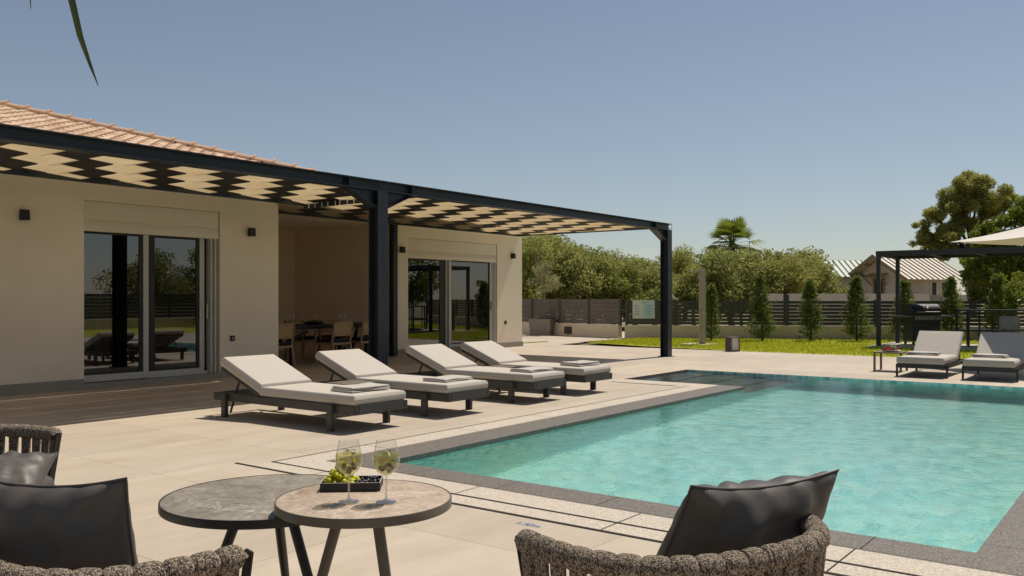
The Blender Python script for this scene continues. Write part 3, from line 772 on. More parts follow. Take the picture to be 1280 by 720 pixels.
def wine_glass(loc, label, cat='glass', filled=True, s=1.0, group=None, seg=40):
    t = thing('wine_glass', label, cat, loc, random.uniform(0,6), group)
    b = MB(); b.lathe([(0,.002),(.036,.002),(.0365,.0035),(.034,.005),(.012,.009),(.005,.016),(.0036,.03),(.0034,.085),(.0045,.094)], seg); b.build('stem', M['stemglass'], t, smooth=True)
    b = MB(); prof = [(.0045,.094),(.016,.099),(.032,.112),(.043,.129),(.0482,.150),(.0468,.168),(.0415,.190),(.0365,.212),(.0345,.222)]
    b.lathe(prof+[(.0338,.2225)], seg); b.build('bowl', M['wineglass'], t, smooth=True)
    if filled:
        ins = [(max(r-.0018,0), z+.001) for r, z in prof[1:6]]
        b = MB(); b.lathe([(0,.0985)]+ins+[(.0440,.172),(0,.172)], seg); b.build('drink', M['liquid'], t, smooth=True)
        b = MB(); 
        for k in range(9):
            a_ = random.uniform(0,2*PI); r0 = random.uniform(.008,.03); lw = random.uniform(.010,.016)
            c = Vector((r0*math.cos(a_), r0*math.sin(a_), .172+random.uniform(-.002,.012))); dx = Vector((math.cos(a_*3), math.sin(a_*3), random.uniform(-.3,.4))).normalized()*lw; dy = dx.cross(Vector((0,0,1))).normalized()*lw*.55
            b.add([c-dx, c-dx*.3+dy, c+dx*.5+dy*.8, c+dx*1.1, c+dx*.5-dy*.8, c-dx*.3-dy], [(0,1,2,3,4,5)], None, random.random()*.98)
        b.build('mint_leaves', M['mint'], t)
        b = MB()
        for k in range(6):
            a_ = k*1.1; b.ball((.020*math.cos(a_), .020*math.sin(a_), .116+.008*(k % 3)), .0095, 8, 6, .4)
        b.build('dark_berries', M['berry'], t, smooth=True)
        b = MB(); b.lathe([(0,0),(.024,0),(.026,.002),(.024,.005),(0,.005)], 20, T=Matrix.Translation((.008,-.008,.158)) @ Matrix.Rotation(1.1,4,'X')); b.build('lemon_slice', mat('lemon', (.75,.62,.12,1), .4), t, smooth=True)
    t.scale = (s, s, s)
    return t
ZT = H2+.0015
wine_glass(fl(-.572,3.065,ZT),'wine glass of pale spritzer standing before the black tray, left of the pair',s=.985)
wine_glass(fl(-.440,3.06,ZT),'wine glass of pale spritzer standing alone on the beige table, right of the pair',s=.985)
tr = thing('snack_tray','small black tray with a white edge holding grapes on the beige table','tray',fl(-.603,3.30,ZT),YAW-PI/2+.06)
b = MB(); b.box(-.105,.105,-.062,.062,0,.006); b.build('tray_floor', M['black'], tr)
b = MB()
b.box(-.11,.11,-.067,-.0625,0,.031); b.box(-.11,.11,.0625,.067,0,.031); b.box(-.11,-.1055,-.0625,.0625,0,.031); b.box(.1055,.11,-.0625,.0625,0,.031); b.build('tray_side', M['black'], tr, bevel=.001)
b = MB(); z = .0312
b.box(-.11,.11,-.067,-.0645,z,z+.001); b.box(-.11,.11,.0645,.067,z,z+.001); b.box(-.11,-.1075,-.0645,.0645,z,z+.001); b.box(.1075,.11,-.0645,.0645,z,z+.001); b.build('tray_edge', M['stone_pale'], tr)
RTt = Matrix.Translation(fl(-.603,3.30,ZT+.0062)) @ rotz(YAW-PI/2+.06)
b = MB()
for k in range(170):
    x = random.gauss(-.040,.032); y = random.gauss(0,.026); x = max(-.097,min(.035,x)); y = max(-.05,min(.05,y))
    top = .085*math.exp(-((x+.040)/.045)**2-(y/.045)**2)
    b.ball(RTt @ Vector((x, y, .009+random.uniform(0, max(.002,top)))), random.uniform(.0075,.0105), 8, 6, random.random()*.98, (1,1,1.12))
st_ = MB()
tag(b.build('grape_bunch', M['grape'], None, smooth=True),'yellow green grape bunch heaped in the black tray','grapes')
b = MB()
for k in range(46):
    x = random.uniform(.012,.097); y = random.uniform(-.052,.052); b.ball(RTt @ Vector((x, y, .009+random.uniform(0,.014))), random.uniform(.008,.0105), 8, 6, random.random()*.98)
tag(b.build('berry_heap', M['berry'], None, smooth=True),'heap of dark berries at the right end of the black tray','berries')

# ---------------------------------------------------------------- rope armchairs
def rope_chair(label, loc, rz, strap_n=21, half=.405):
    """local axes: +y faces forward, x to the right; the rope back is a U open to +y"""
    t = thing('rope_armchair', label, 'armchair', loc, rz, 'rope armchairs round the tables')
    A, B, ZR, ZB = half, .47, .622, .245
    def U(th, a=A, b=B, e=.78):
        c, s = math.cos(th), math.sin(th)
        return Vector((a*math.copysign(abs(c)**e, c), -b*abs(s)**e, 0))
    # arc length table
    ths = [PI*i/400 for i in range(401)]; pts = [U(th) for th in ths]; L = [0]
    for i in range(400): L.append(L[-1]+(pts[i+1]-pts[i]).length)
    def at(s, a=A, b=B):
        s = max(0, min(1, s))*L[-1]
        i = min(int(np.searchsorted(L, s)), 400); return U(ths[i], a, b)
    zrim = lambda s: ZR+.004*math.sin(PI*s)**2
    rim = MB(); path, rad = [], []
    K = 440
    for i in range(K+1):
        s = i/K; p = at(s); p.z = zrim(s); path.append(p)
        ph = (s*strap_n) % 1.0; dd = abs(ph-.5)*2
        rad.append(.0285+.006*(1-dd**3)-.003*max(0,(dd-.85)/.15))
    rim.tube(path, rad, 14); rim.build('rope_rim', M['rope'], t, smooth=True)
    ring = MB(); ring.tube([at(i/60, A*.86, B*.86)+Vector((0,0,ZB)) for i in range(61)], .015, 8)
    ring.tube([(-A*.86,0,ZB),(-A*.84,.10,ZB),(A*.84,.10,ZB),(A*.86,0,ZB)], .015, 8); ring.build('base_frame', M['dark_metal'], t, smooth=True)
    for x in (-1, 1):
        pst = MB(); top = at(0 if x > 0 else 1); top.z = ZR-.01
        pst.bar(top+Vector((0,.028,.02)), Vector((x*A*.86,.012,ZB)), .012, .032, (1,0,0)); pst.build('arm_post', M['dark_metal'], t, bevel=.003)
    for (x, y) in ((-.32,.06),(.32,.06),(-.28,-.30),(.28,-.30)):
        l = MB(); l.tube([(x,y,ZB),(x*1.08,y*1.06,0)], [.017,.012], 10); l.build('leg', M['dark_metal'], t, smooth=True)
    for k in range(strap_n):
        s = (k+.5)/strap_n; wv = L[-1]/strap_n*.76
        p = at(s); p.z = zrim(s)-.012
        sb = .5+(s-.5)*.985; qd = at(sb, A*.86, B*.86); qd.z = ZB
        tg = (at(min(1,s+.01))-at(max(0,s-.01))).normalized(); nrm = Vector((tg.y,-tg.x,0))
        if nrm.dot(p) < 0: nrm = -nrm
        sp = MB()
        def fn(a, b_, p=p, qd=qd, tg=tg, nrm=nrm):
            c = p.lerp(qd, b_); th = a*2*PI; bow = .022*math.sin(PI*b_)
            wd = wv/2*(1-.16*math.sin(PI*b_))
            return c+tg*wd*math.copysign(abs(math.cos(th))**.6, math.cos(th))+nrm*(bow+.0135*math.copysign(abs(math.sin(th))**.8, math.sin(th))+.012*(1-b_)**3)
        sp.grid(fn, 16, 10); sp.build('rope_strap', M['rope'], t, smooth=True)
    seat = MB(); pad(seat, -A*.84, A*.84, -B*.74, .12, lambda y: .262, .20, 10, 12, .05, .02)
    seat.build('seat_cushion', M['cushion_grey'], t, smooth=True)
    return t
def pillow(name, label, T, w_=.56, h_=.42, th=.17, seed=0):
    """loose back cushion: pinched seam, drawn-out corners, creases running in from the seam"""
    b = MB(); n = 44; m_ = 34; from mathutils import noise as NZ
    def outline(a, c):
        x = a*w_/2*(1-.05*(1-c*c)); y = c*h_/2*(1-.07*(1-a*a)); return x, y
    def side(sg):
        def fn(s, t):
            a, c = s*2-1, t*2-1; x, y = outline(a, c)
            ra, rc_ = 1-abs(a)**3.0, 1-abs(c)**2.6
            prof = (max(0,ra)**.55)*(max(0,rc_)**.62)
            z = sg*th/2*prof
            edge = 1-min(1, prof)
            f = NZ.noise(Vector((a*2.2+seed, c*3.1, sg*3.0)))*.030*prof+NZ.noise(Vector((a*7+seed*2, c*2.0, sg*5.0)))*.016*edge*(prof**.4)
            cr = .017*math.sin(a*16+seed+2.2*c)*math.exp(-((1-c)/.30)**2)*prof**.5
            sag = -.020*(1-a*a)*max(0, c)**2
            return T @ Vector((x, y+sag, z+f+sg*cr))
        return fn
    b.grid(side(1), n, m_); k = len(b.f)
    b2 = MB(); b2.grid(side(-1), n, m_); b.add(b2.v, [tuple(reversed(f)) for f in b2.f])
    o = b.build(name, M['cushion'], None, smooth=True)
    bm = bmesh.new(); bm.from_mesh(o.data); bmesh.ops.remove_doubles(bm, verts=bm.verts, dist=.0015); bm.to_mesh(o.data); bm.free()
    org = T @ Vector((0,0,0)); o.data.transform(Matrix.Translation(-org)); o.location = org
    tag(o, label, 'cushion', 'charcoal cushions on the rope armchairs')
    sm = MB(); pth = []
    for i in range(4):
        for k in range(26):
            f = k/26*2-1; a, c = ((f,-1),(1,f),(-f,1),(-1,-f))[i]; x, y = outline(a, c); y += -.020*(1-a*a)*max(0,c)**2; pth.append((T @ Vector((x, y, 0)))-org)
    sm.tube(pth, .0035, 6, closed=True); sm.build('piping', M['cushion'], o, smooth=True)
    return o
def yaw_of(lat, dep):               # rotation that turns local +y to a direction given in lateral / ahead terms
    d_ = RT*lat+FW*dep; return math.atan2(-d_.x, d_.y)
def lean(center, face, tilt, roll=0.0):
    """cushion frame: local z looks along 'face', local y up and tilted back, local x across"""
    rz = math.atan2(face.y, face.x)+PI/2
    return Matrix.Translation(center) @ rotz(rz) @ Matrix.Rotation(PI/2-tilt,4,'X') @ Matrix.Rotation(roll,4,'Z')
# right-hand chair
fr_ = (-.50,.87); eL = fl(.035,2.45); pd_ = RT*.87+FW*.50
c_ = eL+pd_*.435
rope_chair('rope backed armchair in front of the pool, seen from behind, charcoal cushion in it', c_, yaw_of(*fr_), 22, .435)
fdir = (RT*fr_[0]+FW*fr_[1]).normalized()
pillow('back_cushion','charcoal cushion leaning in the rope armchair before the pool', lean(c_-fdir*.17+pd_*.215+Vector((0,0,.58)), fdir, .50, .03), .60, .46, .20, 1)
# left chairs
fr2 = (.62,.785); pR = RT*.785+FW*-.62; eR = fl(-.715,2.30); c2 = eR-pR*.405
rope_chair('rope backed armchair at the lower left corner, nearest the camera side of the tables', c2, yaw_of(*fr2))
f2 = (RT*fr2[0]+FW*fr2[1]).normalized()
pillow('back_cushion','large charcoal cushion in the lower left rope armchair', lean(fl(-1.285,2.42,.60), (RT*.2+FW*.98).normalized(), .22, .0), .56, .46, .18, 4)
fr3 = (.84,-.545); pL3 = RT*.545+FW*.84      # local -x side (left) is +pL3 here
eL3 = fl(-2.275,4.36); c3 = eL3-pL3*.405
rope_chair('rope backed armchair at the left edge facing the tables, farther than the other left chair', c3, yaw_of(*fr3))
f3 = (RT*fr3[0]+FW*fr3[1]).normalized()
pillow('back_cushion','charcoal cushion in the farther armchair at the left edge', lean(fl(-2.42,4.0,.465), (RT*.25-FW*.97).normalized(), 1.15, .0), .54, .42, .17, 7)
# ---------------------------------------------------------------- dining set in the recess
t = thing('dining_table','long black dining table in the shaded recess','table',(12.0,14.05,0))
b = MB(); b.box(-1.55,1.55,-.5,.5,.735,.77); b.box(-1.5,1.5,-.44,.44,.69,.733); b.build('table_top', M['black'], t, bevel=.004)
for x in (-1.0,1.0):
    for y in (-.42,.42):
        l = MB(); l.bar((x,y,0),(x,y,.69),.075); l.build('leg', M['black'], t, bevel=.004)
    l = MB(); l.bar((x-.45,-.36,.02),(x+.45,.36,.66),.06); l.bar((x-.45,.37,.02),(x+.45,-.37,.655),.055); l.build('cross_brace', M['black'], t)
def dining_chair():
    t = thing('dining_chair','', 'chair')
    for x in (-.25,.25):
        l = MB(); l.bar((x,.25,0),(x,.23,.64),.035); l.build('leg', M['teak'], t, bevel=.004)
        l = MB(); l.bar((x,-.30,0),(x,-.22,.44),.035); l.bar((x,-.22,.44),(x,-.29,.83),.033); l.build('leg', M['teak'], t, bevel=.004)
        l = MB(); l.bar((x,.26,.655),(x,-.27,.655),.045,.025); l.build('armrest', M['teak'], t, bevel=.004)
    b = MB(); b.bar((-.23,.23,.40),(.23,.23,.40),.03,.045); b.bar((-.23,-.22,.40),(.23,-.22,.40),.03,.045); b.bar((-.25,.22,.40),(-.25,-.2,.40),.025,.045); b.bar((.25,.22,.40),(.25,-.2,.40),.025,.045); b.build('seat_frame', M['teak'], t)
    b = MB(); pad(b,-.24,.24,-.21,.25,lambda y: .425,.06,8,8,.02,.01); b.build('seat', M['seatblack'], t, smooth=True)
    b = MB(); b.bar((-.235,-.285,.81),(.235,-.285,.81),.03,.045); b.bar((-.235,-.243,.57),(.235,-.243,.57),.03,.04); b.build('back_rail', M['teak'], t, bevel=.003)
    b = MB(); b.bar((0,-.247,.588),(0,-.283,.79),.46,.010,(0,1,0)); b.build('backrest', M['cane'], t)
    return t
DCL = [((10.35,13.35),0,'cane backed dining chair half hidden behind the cream wall edge'),((11.87,13.42),.05,'cane backed dining chair before the black table, clear of the tall pergola post'),((12.72,13.45),-.04,'cane backed dining chair partly covered by the tall pergola post'),((11.2,14.85),PI,'dining chair on the far side of the black table, tucked in behind its glasses'),((12.3,14.85),PI+.05,'dining chair on the far side of the black table, seen through the cane back chair'),((13.2,14.85),PI,'dining chair on the far side of the black table, hidden mostly by the post')]
dc = None
for i, ((x, y), rz, lab) in enumerate(DCL):
    if dc is None: dc = dining_chair(); o = dc
    else: o = dup(dc)
    o.location = (x, y, 0); o.rotation_euler = (0,0,rz); o['label'] = lab; o['group'] = 'teak dining chairs in the recess'
GL = ['empty wine glass farthest left on the black dining table','empty wine glass second from the left on the black dining table','empty wine glass beside the green fruit on the black dining table','empty wine glass at the right end of the dining table, left of its close pair','empty wine glass at the right end of the dining table, touching its close pair']
for i, (x, y) in enumerate(((11.05,13.98),(11.32,13.98),(11.92,14.0),(12.62,14.08),(12.76,14.08))):
    wine_glass((x,y,.772), GL[i], filled=False, group='empty glasses on the dining table', s=.92, seg=18)
b = MB(); b.lathe([(0,.003),(.10,.003),(.19,.03),(.20,.045),(.185,.036),(.10,.012),(0,.012)],28); o = b.build('fruit_bowl', M['black'], None, smooth=True); o.location = (11.72,13.85,.771)
tag(o,'shallow dark bowl of green fruit on the dining table','bowl')
b = MB()
for k in range(60): b.ball((11.72+random.gauss(0,.08),13.85+random.gauss(0,.07),.80+random.uniform(0,.045)),random.uniform(.014,.022),7,5,random.random()*.6)
tag(b.build('green_grapes', M['mint'], None, smooth=True),'green grapes heaped in the shallow bowl on the dining table','grapes')
for i, (x, lab) in enumerate(((11.0,'white dinner plate at the left end of the black dining table'),(12.15,'white dinner plate beside the fruit bowl on the black dining table'))):
    b = MB(); b.lathe([(0,.002),(.09,.002),(.14,.016),(.135,.018),(.09,.006),(0,.006)],28); o = b.build('dinner_plate', M['paint_white'], None, smooth=True); o.location = (x,13.74,.771); tag(o,lab,'plate','plates on the dining table')

# ---------------------------------------------------------------- fences, gate, posts and lamps
def fence_run(t, p, q, post_gap, z0, z1, nsl, gap, m, mpost, post_z=None, back=.0):
    p, q = Vector(p), Vector(q); L = (q-p).length; d_ = (q-p).normalized(); nrm = Vector((-d_.y, d_.x, 0))
    n = max(1, round(L/post_gap)); h = (z1-z0)/nsl
    for i in range(n):
        b = MB(); a = p+d_*(L*i/n+.04); e = p+d_*(L*(i+1)/n-.04)
        for k in range(nsl):
            z = z0+h*(k+.5); b.bar(a+Vector((0,0,z)), e+Vector((0,0,z)), .022, h-gap)
        b.build('slat_panel', m, t)
    for i in range(n+1):
        b = MB(); c = p+d_*(L*i/n); b.bar(c+Vector((0,0,z0-.03)), c+Vector((0,0,z1+.03)), .08, .08, d_); b.build('post', mpost, t)
def plinth(p, q, th, h, name, label):
    p, q = Vector(p), Vector(q); d_ = (q-p).normalized()
    b = MB(); b.bar(p+Vector((0,0,h/2-.03)), q+Vector((0,0,h/2-.03)), th, h+.06)
    return tag(b.build(name, M['gwall'], None, bevel=.01), label, 'wall')
GA, GB = FA, FA+FD*1.62                         # the gate leaf
BEHIND = Vector((FD.y*-1, FD.x, 0)); 
if BEHIND.dot(FW) < 0: BEHIND = -BEHIND
LF = FA-FD*.12+Vector((-.05,0,0)); LFE = Vector((26.9,24,0))
LFd = (LFE-LF).normalized()
plinth(LF, LFE, .2, .43, 'garden_wall', 'low rendered garden wall under the grey brown fence behind the planter')
t = thing('slat_fence','grey brown slatted fence with closed boards, left of the gate behind the planter','fence',(0,0,0)); fence_run(t, LF+Vector((0,0,0)), LFE, 1.45, .44, 1.28, 6, .008, M['fence'], M['fence_dark'])
plinth(FA, FC, .2, .42, 'garden_wall', 'low rendered garden wall under the dark fence behind the slim conifers')
t = thing('slat_gate','dark slatted gate leaf carrying the white notice','gate',(0,0,0)); fence_run(t, GA+FD*.06, GB, 1.6, .44, 1.24, 7, .014, M['fence_dark'], M['fence_dark'])
t = thing('slat_fence','dark slatted fence with light gaps behind the row of slim conifers','fence',(0,0,0)); fence_run(t, GB+FD*.06, FC, 1.95, .44, 1.23, 7, .022, M['fence_dark'], M['fence_dark'])
# notice on the gate
t = thing('notice_sign','white and pale blue notice board fixed on the dark gate','sign',(0,0,0))
FRONT = -BEHIND; sc_ = GA+FD*.62+FRONT*.03
b = MB(); b.bar(sc_-FD*.36+Vector((0,0,.94)), sc_+FD*.36+Vector((0,0,.94)), .006, .60); b.build('board', mat('sign_white', (.66,.67,.66,1), .4, .02), t)
b = MB(); sf = sc_+FRONT*.005
b.bar(sf-FD*.02+Vector((0,0,.94)), sf+FD*.34+Vector((0,0,.94)), .002, .56); b.build('blue_field', mat('sign_blue', (.44,.60,.66,1), .4, .02), t)
b = MB(); sf = sc_+FRONT*.008
def dash(x0, x1, z, h): b.bar(sf+FD*x0+Vector((0,0,z)), sf+FD*x1+Vector((0,0,z)), .001, h)
dash(-.09,.10,1.17,.018)
for r in range(4):
    for q in range(2):
        z = 1.06-r*.09-q*.022; dash(-.30,-.30+random.uniform(.1,.2),z,.010); dash(.08,.08+random.uniform(.1,.2),z,.010)
b.build('print_lines', mat('sign_print', (.16,.24,.34,1), .5, .05), t)
def wall_light(p, label):
    t = thing('garden_spotlight', label, 'lamp', p, math.atan2(FD.y, FD.x), 'square black garden lights')
    b = MB(); b.box(-.13,.13,-.06,.06,-.12,.12); b.build('housing', M['black'], t, bevel=.01)
    b = MB(); b.box(-.10,.10,-.066,-.0605,-.09,.09); b.box(-.10,.10,.0605,.066,-.09,.09); b.build('lens', M['dark_metal'], t)
lw = LF+LFd*2.25; wall_light((lw.x-.16, lw.y, .20),'square black light on the low wall left of the gate')
wl_ = FA+FD*4.3+FRONT*.35; wall_light((wl_.x, wl_.y, .18),'square black spotlight on the lawn behind the lantern')
# shower
t = thing('outdoor_shower','slim taupe outdoor shower post on the lawn','shower',(22.75,10.45,.03),YAW)
b = MB(); b.box(-.08,.08,-.08,.08,0,2.02); b.build('post', M['postbeige'], t, bevel=.006)
b = MB(); b.box(-.05,.05,-.05,.05,2.022,2.10); b.box(-.05,.05,-.02,.22,2.05,2.075); b.build('arm', M['chrome'], t, bevel=.004)
b = MB(); b.lathe([(0,0),(.11,0),(.11,.02),(0,.02)],20,(0,.20,2.03)); b.build('shower_head', M['chrome'], t, smooth=True)
b = MB(); b.box(-.14,-.092,-.03,.03,.86,.92); b.build('tap', M['chrome'], t, bevel=.004)
# lantern
t = thing('garden_lantern','square dark lantern with an opal pane standing on the lawn edge','lantern',(20.42,8.58,0),YAW+.35)
b = MB(); b.box(-.13,.13,-.13,.13,0,.03); b.box(-.13,.13,-.13,.13,.33,.355)
for x in (-.115,.115):
    for y in (-.115,.115): b.box(x-.015,x+.015,y-.015,y+.015,.03,.33)
b.build('frame', M['taupe_metal'], t, bevel=.003)
b = MB(); b.box(-.095,.095,-.095,.095,.032,.328); b.build('opal_pane', M['lamp_pane'], t)
for x, y in ((.13,0),(.0,.13)):
    s = MB(); s.box(x-.004,x+.004,y-.1,y+.1,.03,.33) if x else s.box(x-.1,x+.1,y-.004,y+.004,.03,.33); s.build('side_panel', M['dark_metal'], t)
# planter with a small olive
t = thing('planter','square taupe planter beside the villa corner','planter',(25.5,17.75,0),.2)
b = MB(); n = [(-.43,-.43),(.43,-.43),(.43,.43),(-.43,.43)]
b.prism(n,0,.58); 
for i in range(4): x, y, z = b.v[i]; b.v[i] = (x*.88,y*.88,z)
b.build('tub', M['planter'], t, bevel=.015)
b = MB(); b.box(-.38,.38,-.38,.38,.582,.59); b.build('soil', M['soil'], t)
hb_ = MB(); hb_.box(20.2,21.6,14.9,15.0,0,.02); tag(hb_.build('grass_strip', M['lawn']), kind='structure')

# ---------------------------------------------------------------- vegetation
def leaf_cloud(mb, centers, radii, n, size, asp=.45, shell=.55, droop=0.0, zsq=.85, outward=0.0, tint_by=None):
    cs = np.array([tuple(c) for c in centers]); rs = np.array(radii); wgt = rs**2.2; wgt = wgt/wgt.sum()
    idx = RNG.choice(len(cs), n, p=wgt)
    d_ = RNG.normal(size=(n,3)); d_ /= np.linalg.norm(d_,axis=1)[:,None]
    rad = shell+(1-shell)*RNG.random(n)**.6
    rad *= 1+.16*RNG.normal(size=n)*.6
    P = cs[idx]+d_*(rs[idx]*rad)[:,None]*np.array([1,1,zsq])
    ax = RNG.normal(size=(n,3))+d_*outward+np.array([0,0,-droop]); ax /= np.linalg.norm(ax,axis=1)[:,None]
    bx = np.cross(ax, RNG.normal(size=(n,3))); bx /= np.linalg.norm(bx,axis=1)[:,None]
    sz = size*RNG.uniform(.6,1.35,n)
    ct = RNG.random(len(cs)); tt = np.clip(.55*RNG.random(n)+.45*ct[idx],0,.98)
    A = P-ax*sz[:,None]; B = P+bx*(sz*asp)[:,None]; D = P+ax*sz[:,None]; E = P-bx*(sz*asp)[:,None]
    o = len(mb.v); V = np.stack([A,B,D,E],1).reshape(-1,3)
    mb.v.extend(map(tuple, V.tolist())); mb.f.extend([(o+4*i,o+4*i+1,o+4*i+2,o+4*i+3) for i in range(n)]); mb.t.extend(tt.tolist())
def limbs(mb, base, top_pts, r0, fork):
    base = Vector(base); fork = Vector(fork)
    mb.tube([base, base.lerp(fork,.5)+Vector((random.uniform(-.06,.06),random.uniform(-.06,.06),0)), fork], [r0,r0*.8,r0*.65], 9)
    for p_ in top_pts:
        p_ = Vector(p_); m_ = fork.lerp(p_,.5)+Vector((random.uniform(-.15,.15),random.uniform(-.15,.15),.08))
        mb.tube([fork, m_, p_], [r0*.5,r0*.3,r0*.08], 6)
def tree_kind(name, H, spread, nb, nleaf, size, leafm, barkm, trunk_h=.35, r0=.12, asp=.45, zsq=.85, br=(.22,.36), **kw):
    """one tree: trunk with limbs, crown of leaf faces gathered in uneven clumps"""
    t = bpy.data.objects.new(name, None); C.objects.link(t)
    cen, rad = [], []
    for i in range(nb):
        a = random.uniform(0,2*PI); f = random.random()
        zz = trunk_h+(1-trunk_h)*random.uniform(.08,.92); prof = math.sin(min(1,max(.05,(zz-trunk_h*.6)/(1-trunk_h*.6)))*PI*.92+.12)
        rr = spread*math.sqrt(random.uniform(.05,1))*max(.25,prof)*.75
        cen.append((rr*math.cos(a), rr*math.sin(a), H*zz)); rad.append(spread*random.uniform(*br))
    b = MB(); tops = [c for i, c in enumerate(cen) if i % 2 == 0][:11]
    limbs(b, (0,0,-.05), tops, r0, (random.uniform(-.1,.1),random.uniform(-.1,.1),H*trunk_h)); b.build('trunk', barkm, t, smooth=True)
    b = MB(); leaf_cloud(b, cen, rad, nleaf, size, asp, zsq=zsq, **kw); b.build('crown', leafm, t)
    return t
kinds = [tree_kind('olive_tree',3.3,1.9,26,7500,.085,M['leaf_olive'],M['bark_grey'],.28,.14,.36,shell=.35),
         tree_kind('olive_tree',3.1,2.1,28,8000,.085,M['leaf_olive'],M['bark_grey'],.26,.15,.36,shell=.35),
         tree_kind('pine_tree',3.6,1.8,26,8000,.085,M['leaf_pine'],M['bark'],.25,.15,.25,shell=.3,outward=.8),
         tree_kind('bushy_tree',3.2,2.0,24,8000,.08,M['leaf_dark'],M['bark'],.2,.14,.45,shell=.35)]
KL = ['grey green olive tree','rounded olive tree','loose crowned young pine','dense dark bushy tree']
used = set()
PLACE = ['behind the closed boards of the left fence','above the planter by the villa corner','behind the gate and its notice','behind the tall corner post of the pergola','just behind the shower post','behind the dark fence between the shower and the palm','below the palm tree','right of the palm tree','between the palm tree and the green roof','left of the gable house']
row = []
def bgtree(x, dep, k, top_y, lab, grp='trees beyond the garden fence', base=0.0):
    lat = (x-640)/1093*dep; H = 1.3+(373-top_y)/1093*dep; src = kinds[k]; h0 = (3.3,3.1,3.6,3.2)[k]
    if k in used: o = dup(src)
    else: o = src; used.add(k)
    s = H/h0; o.location = fl(lat, dep, base); o.rotation_euler = (0,0,random.uniform(0,6)); o.scale = (s*random.uniform(.95,1.15), s*random.uniform(.95,1.15), s)
    tag(o, lab, 'tree', grp)
spec = [ # x, distance, kind, top pixel row
 (662,37,3,302),(690,39,2,298),(716,38,0,312),(742,40,1,322),(768,38,3,324),(794,41,0,318),(818,39,1,325),(846,42,2,318),(868,40,0,322),(890,41,1,316),
 (915,43,3,320),(938,42,0,312),(962,43,1,318),(986,42,2,322),(1008,44,0,326),(1030,45,3,338),
 (650,47,2,300),(676,50,1,304),(704,52,3,310),(732,53,0,320),(760,52,2,322),(790,54,3,322),(822,53,1,320),(856,54,3,321),(900,56,2,322),(950,55,3,314),(990,56,1,322),(640,42,1,312),(1052,47,1,350),(1064,52,0,346)]
HOW = ['broad','low','leaning','tallest','sparse','round','narrow','spreading','shaggy','pale']
for i, (x, dep, k, ty) in enumerate(spec):
    if x < 680: pl_ = 'beside the villa corner above the planter'
    elif x < 740: pl_ = 'left of the twisted dark cypress top'
    elif x < 790: pl_ = 'between the twisted cypress top and the notice'
    elif x < 830: pl_ = 'above the white notice on the gate'
    elif x < 880: pl_ = 'between the pergola corner post and the shower'
    elif x < 930: pl_ = 'under the fan palm'
    elif x < 975: pl_ = 'behind the first slim conifer'
    elif x < 1025: pl_ = 'left of the green roof'
    else: pl_ = 'in front of the gable house'
    near = 'nearer' if dep < 46 else 'farther'
    bgtree(x, dep, k, ty+random.choice((-7,-3,0,4,9,13)), f'{near} {KL[k]} {pl_}')
# small potted olive: pale crown on a thin stem
t = thing('olive_sapling','pale leaved small olive standing in the taupe planter','tree',(25.5,17.75,.57))
b = MB(); limbs(b, (0,0,0), [(.2,.1,1.5),(-.2,0,1.6),(.05,-.2,1.8),(0,.2,1.3),(-.15,-.15,1.4)], .028, (.02,0,.85)); b.build('trunk', M['bark_grey'], t, smooth=True)
b = MB(); leaf_cloud(b, [(random.gauss(0,.2),random.gauss(0,.2),1.42+random.gauss(0,.27)) for _ in range(20)], [.2]*20, 1500, .045, .35, shell=.2); b.build('crown', M['leaf_silver'], t)
t = thing('olive_sapling','thin grey green sapling rising above the roof line beside the villa corner','tree',fl(.95,33))
b = MB(); limbs(b, (0,0,0), [(.3,.1,3.6),(-.3,0,3.8),(.05,-.3,4.0),(0,.2,3.4)], .05, (0,0,2.2)); b.build('trunk', M['bark_grey'], t, smooth=True)
b = MB(); leaf_cloud(b, [(random.gauss(0,.35),random.gauss(0,.3),3.25+random.gauss(0,.4)) for _ in range(16)], [.28]*16, 700, .06, .4, shell=.2); b.build('crown', M['leaf_olive'], t)
# twisted cypress top
t = thing('cypress_tree','dark twisted cypress tip rising alone above the trees','tree',fl((724-640)/1093*62,62))
b = MB(); b.tube([(0,0,0),(0,0,4.6)],[.12,.04],7); b.build('trunk', M['bark'], t, smooth=True)
b = MB(); cs, rs = [], []
for i in range(26):
    f = i/25; z = 1.2+f*3.85; cs.append((.10*math.sin(f*5)+(.55*max(0,f-.86)/.14), 0, z-.25*max(0,f-.93))); rs.append(.30*(1-f)**.5+.06)
leaf_cloud(b, cs, rs, 2600, .09, .4, shell=.2); b.build('crown', M['leaf_dark'], t)
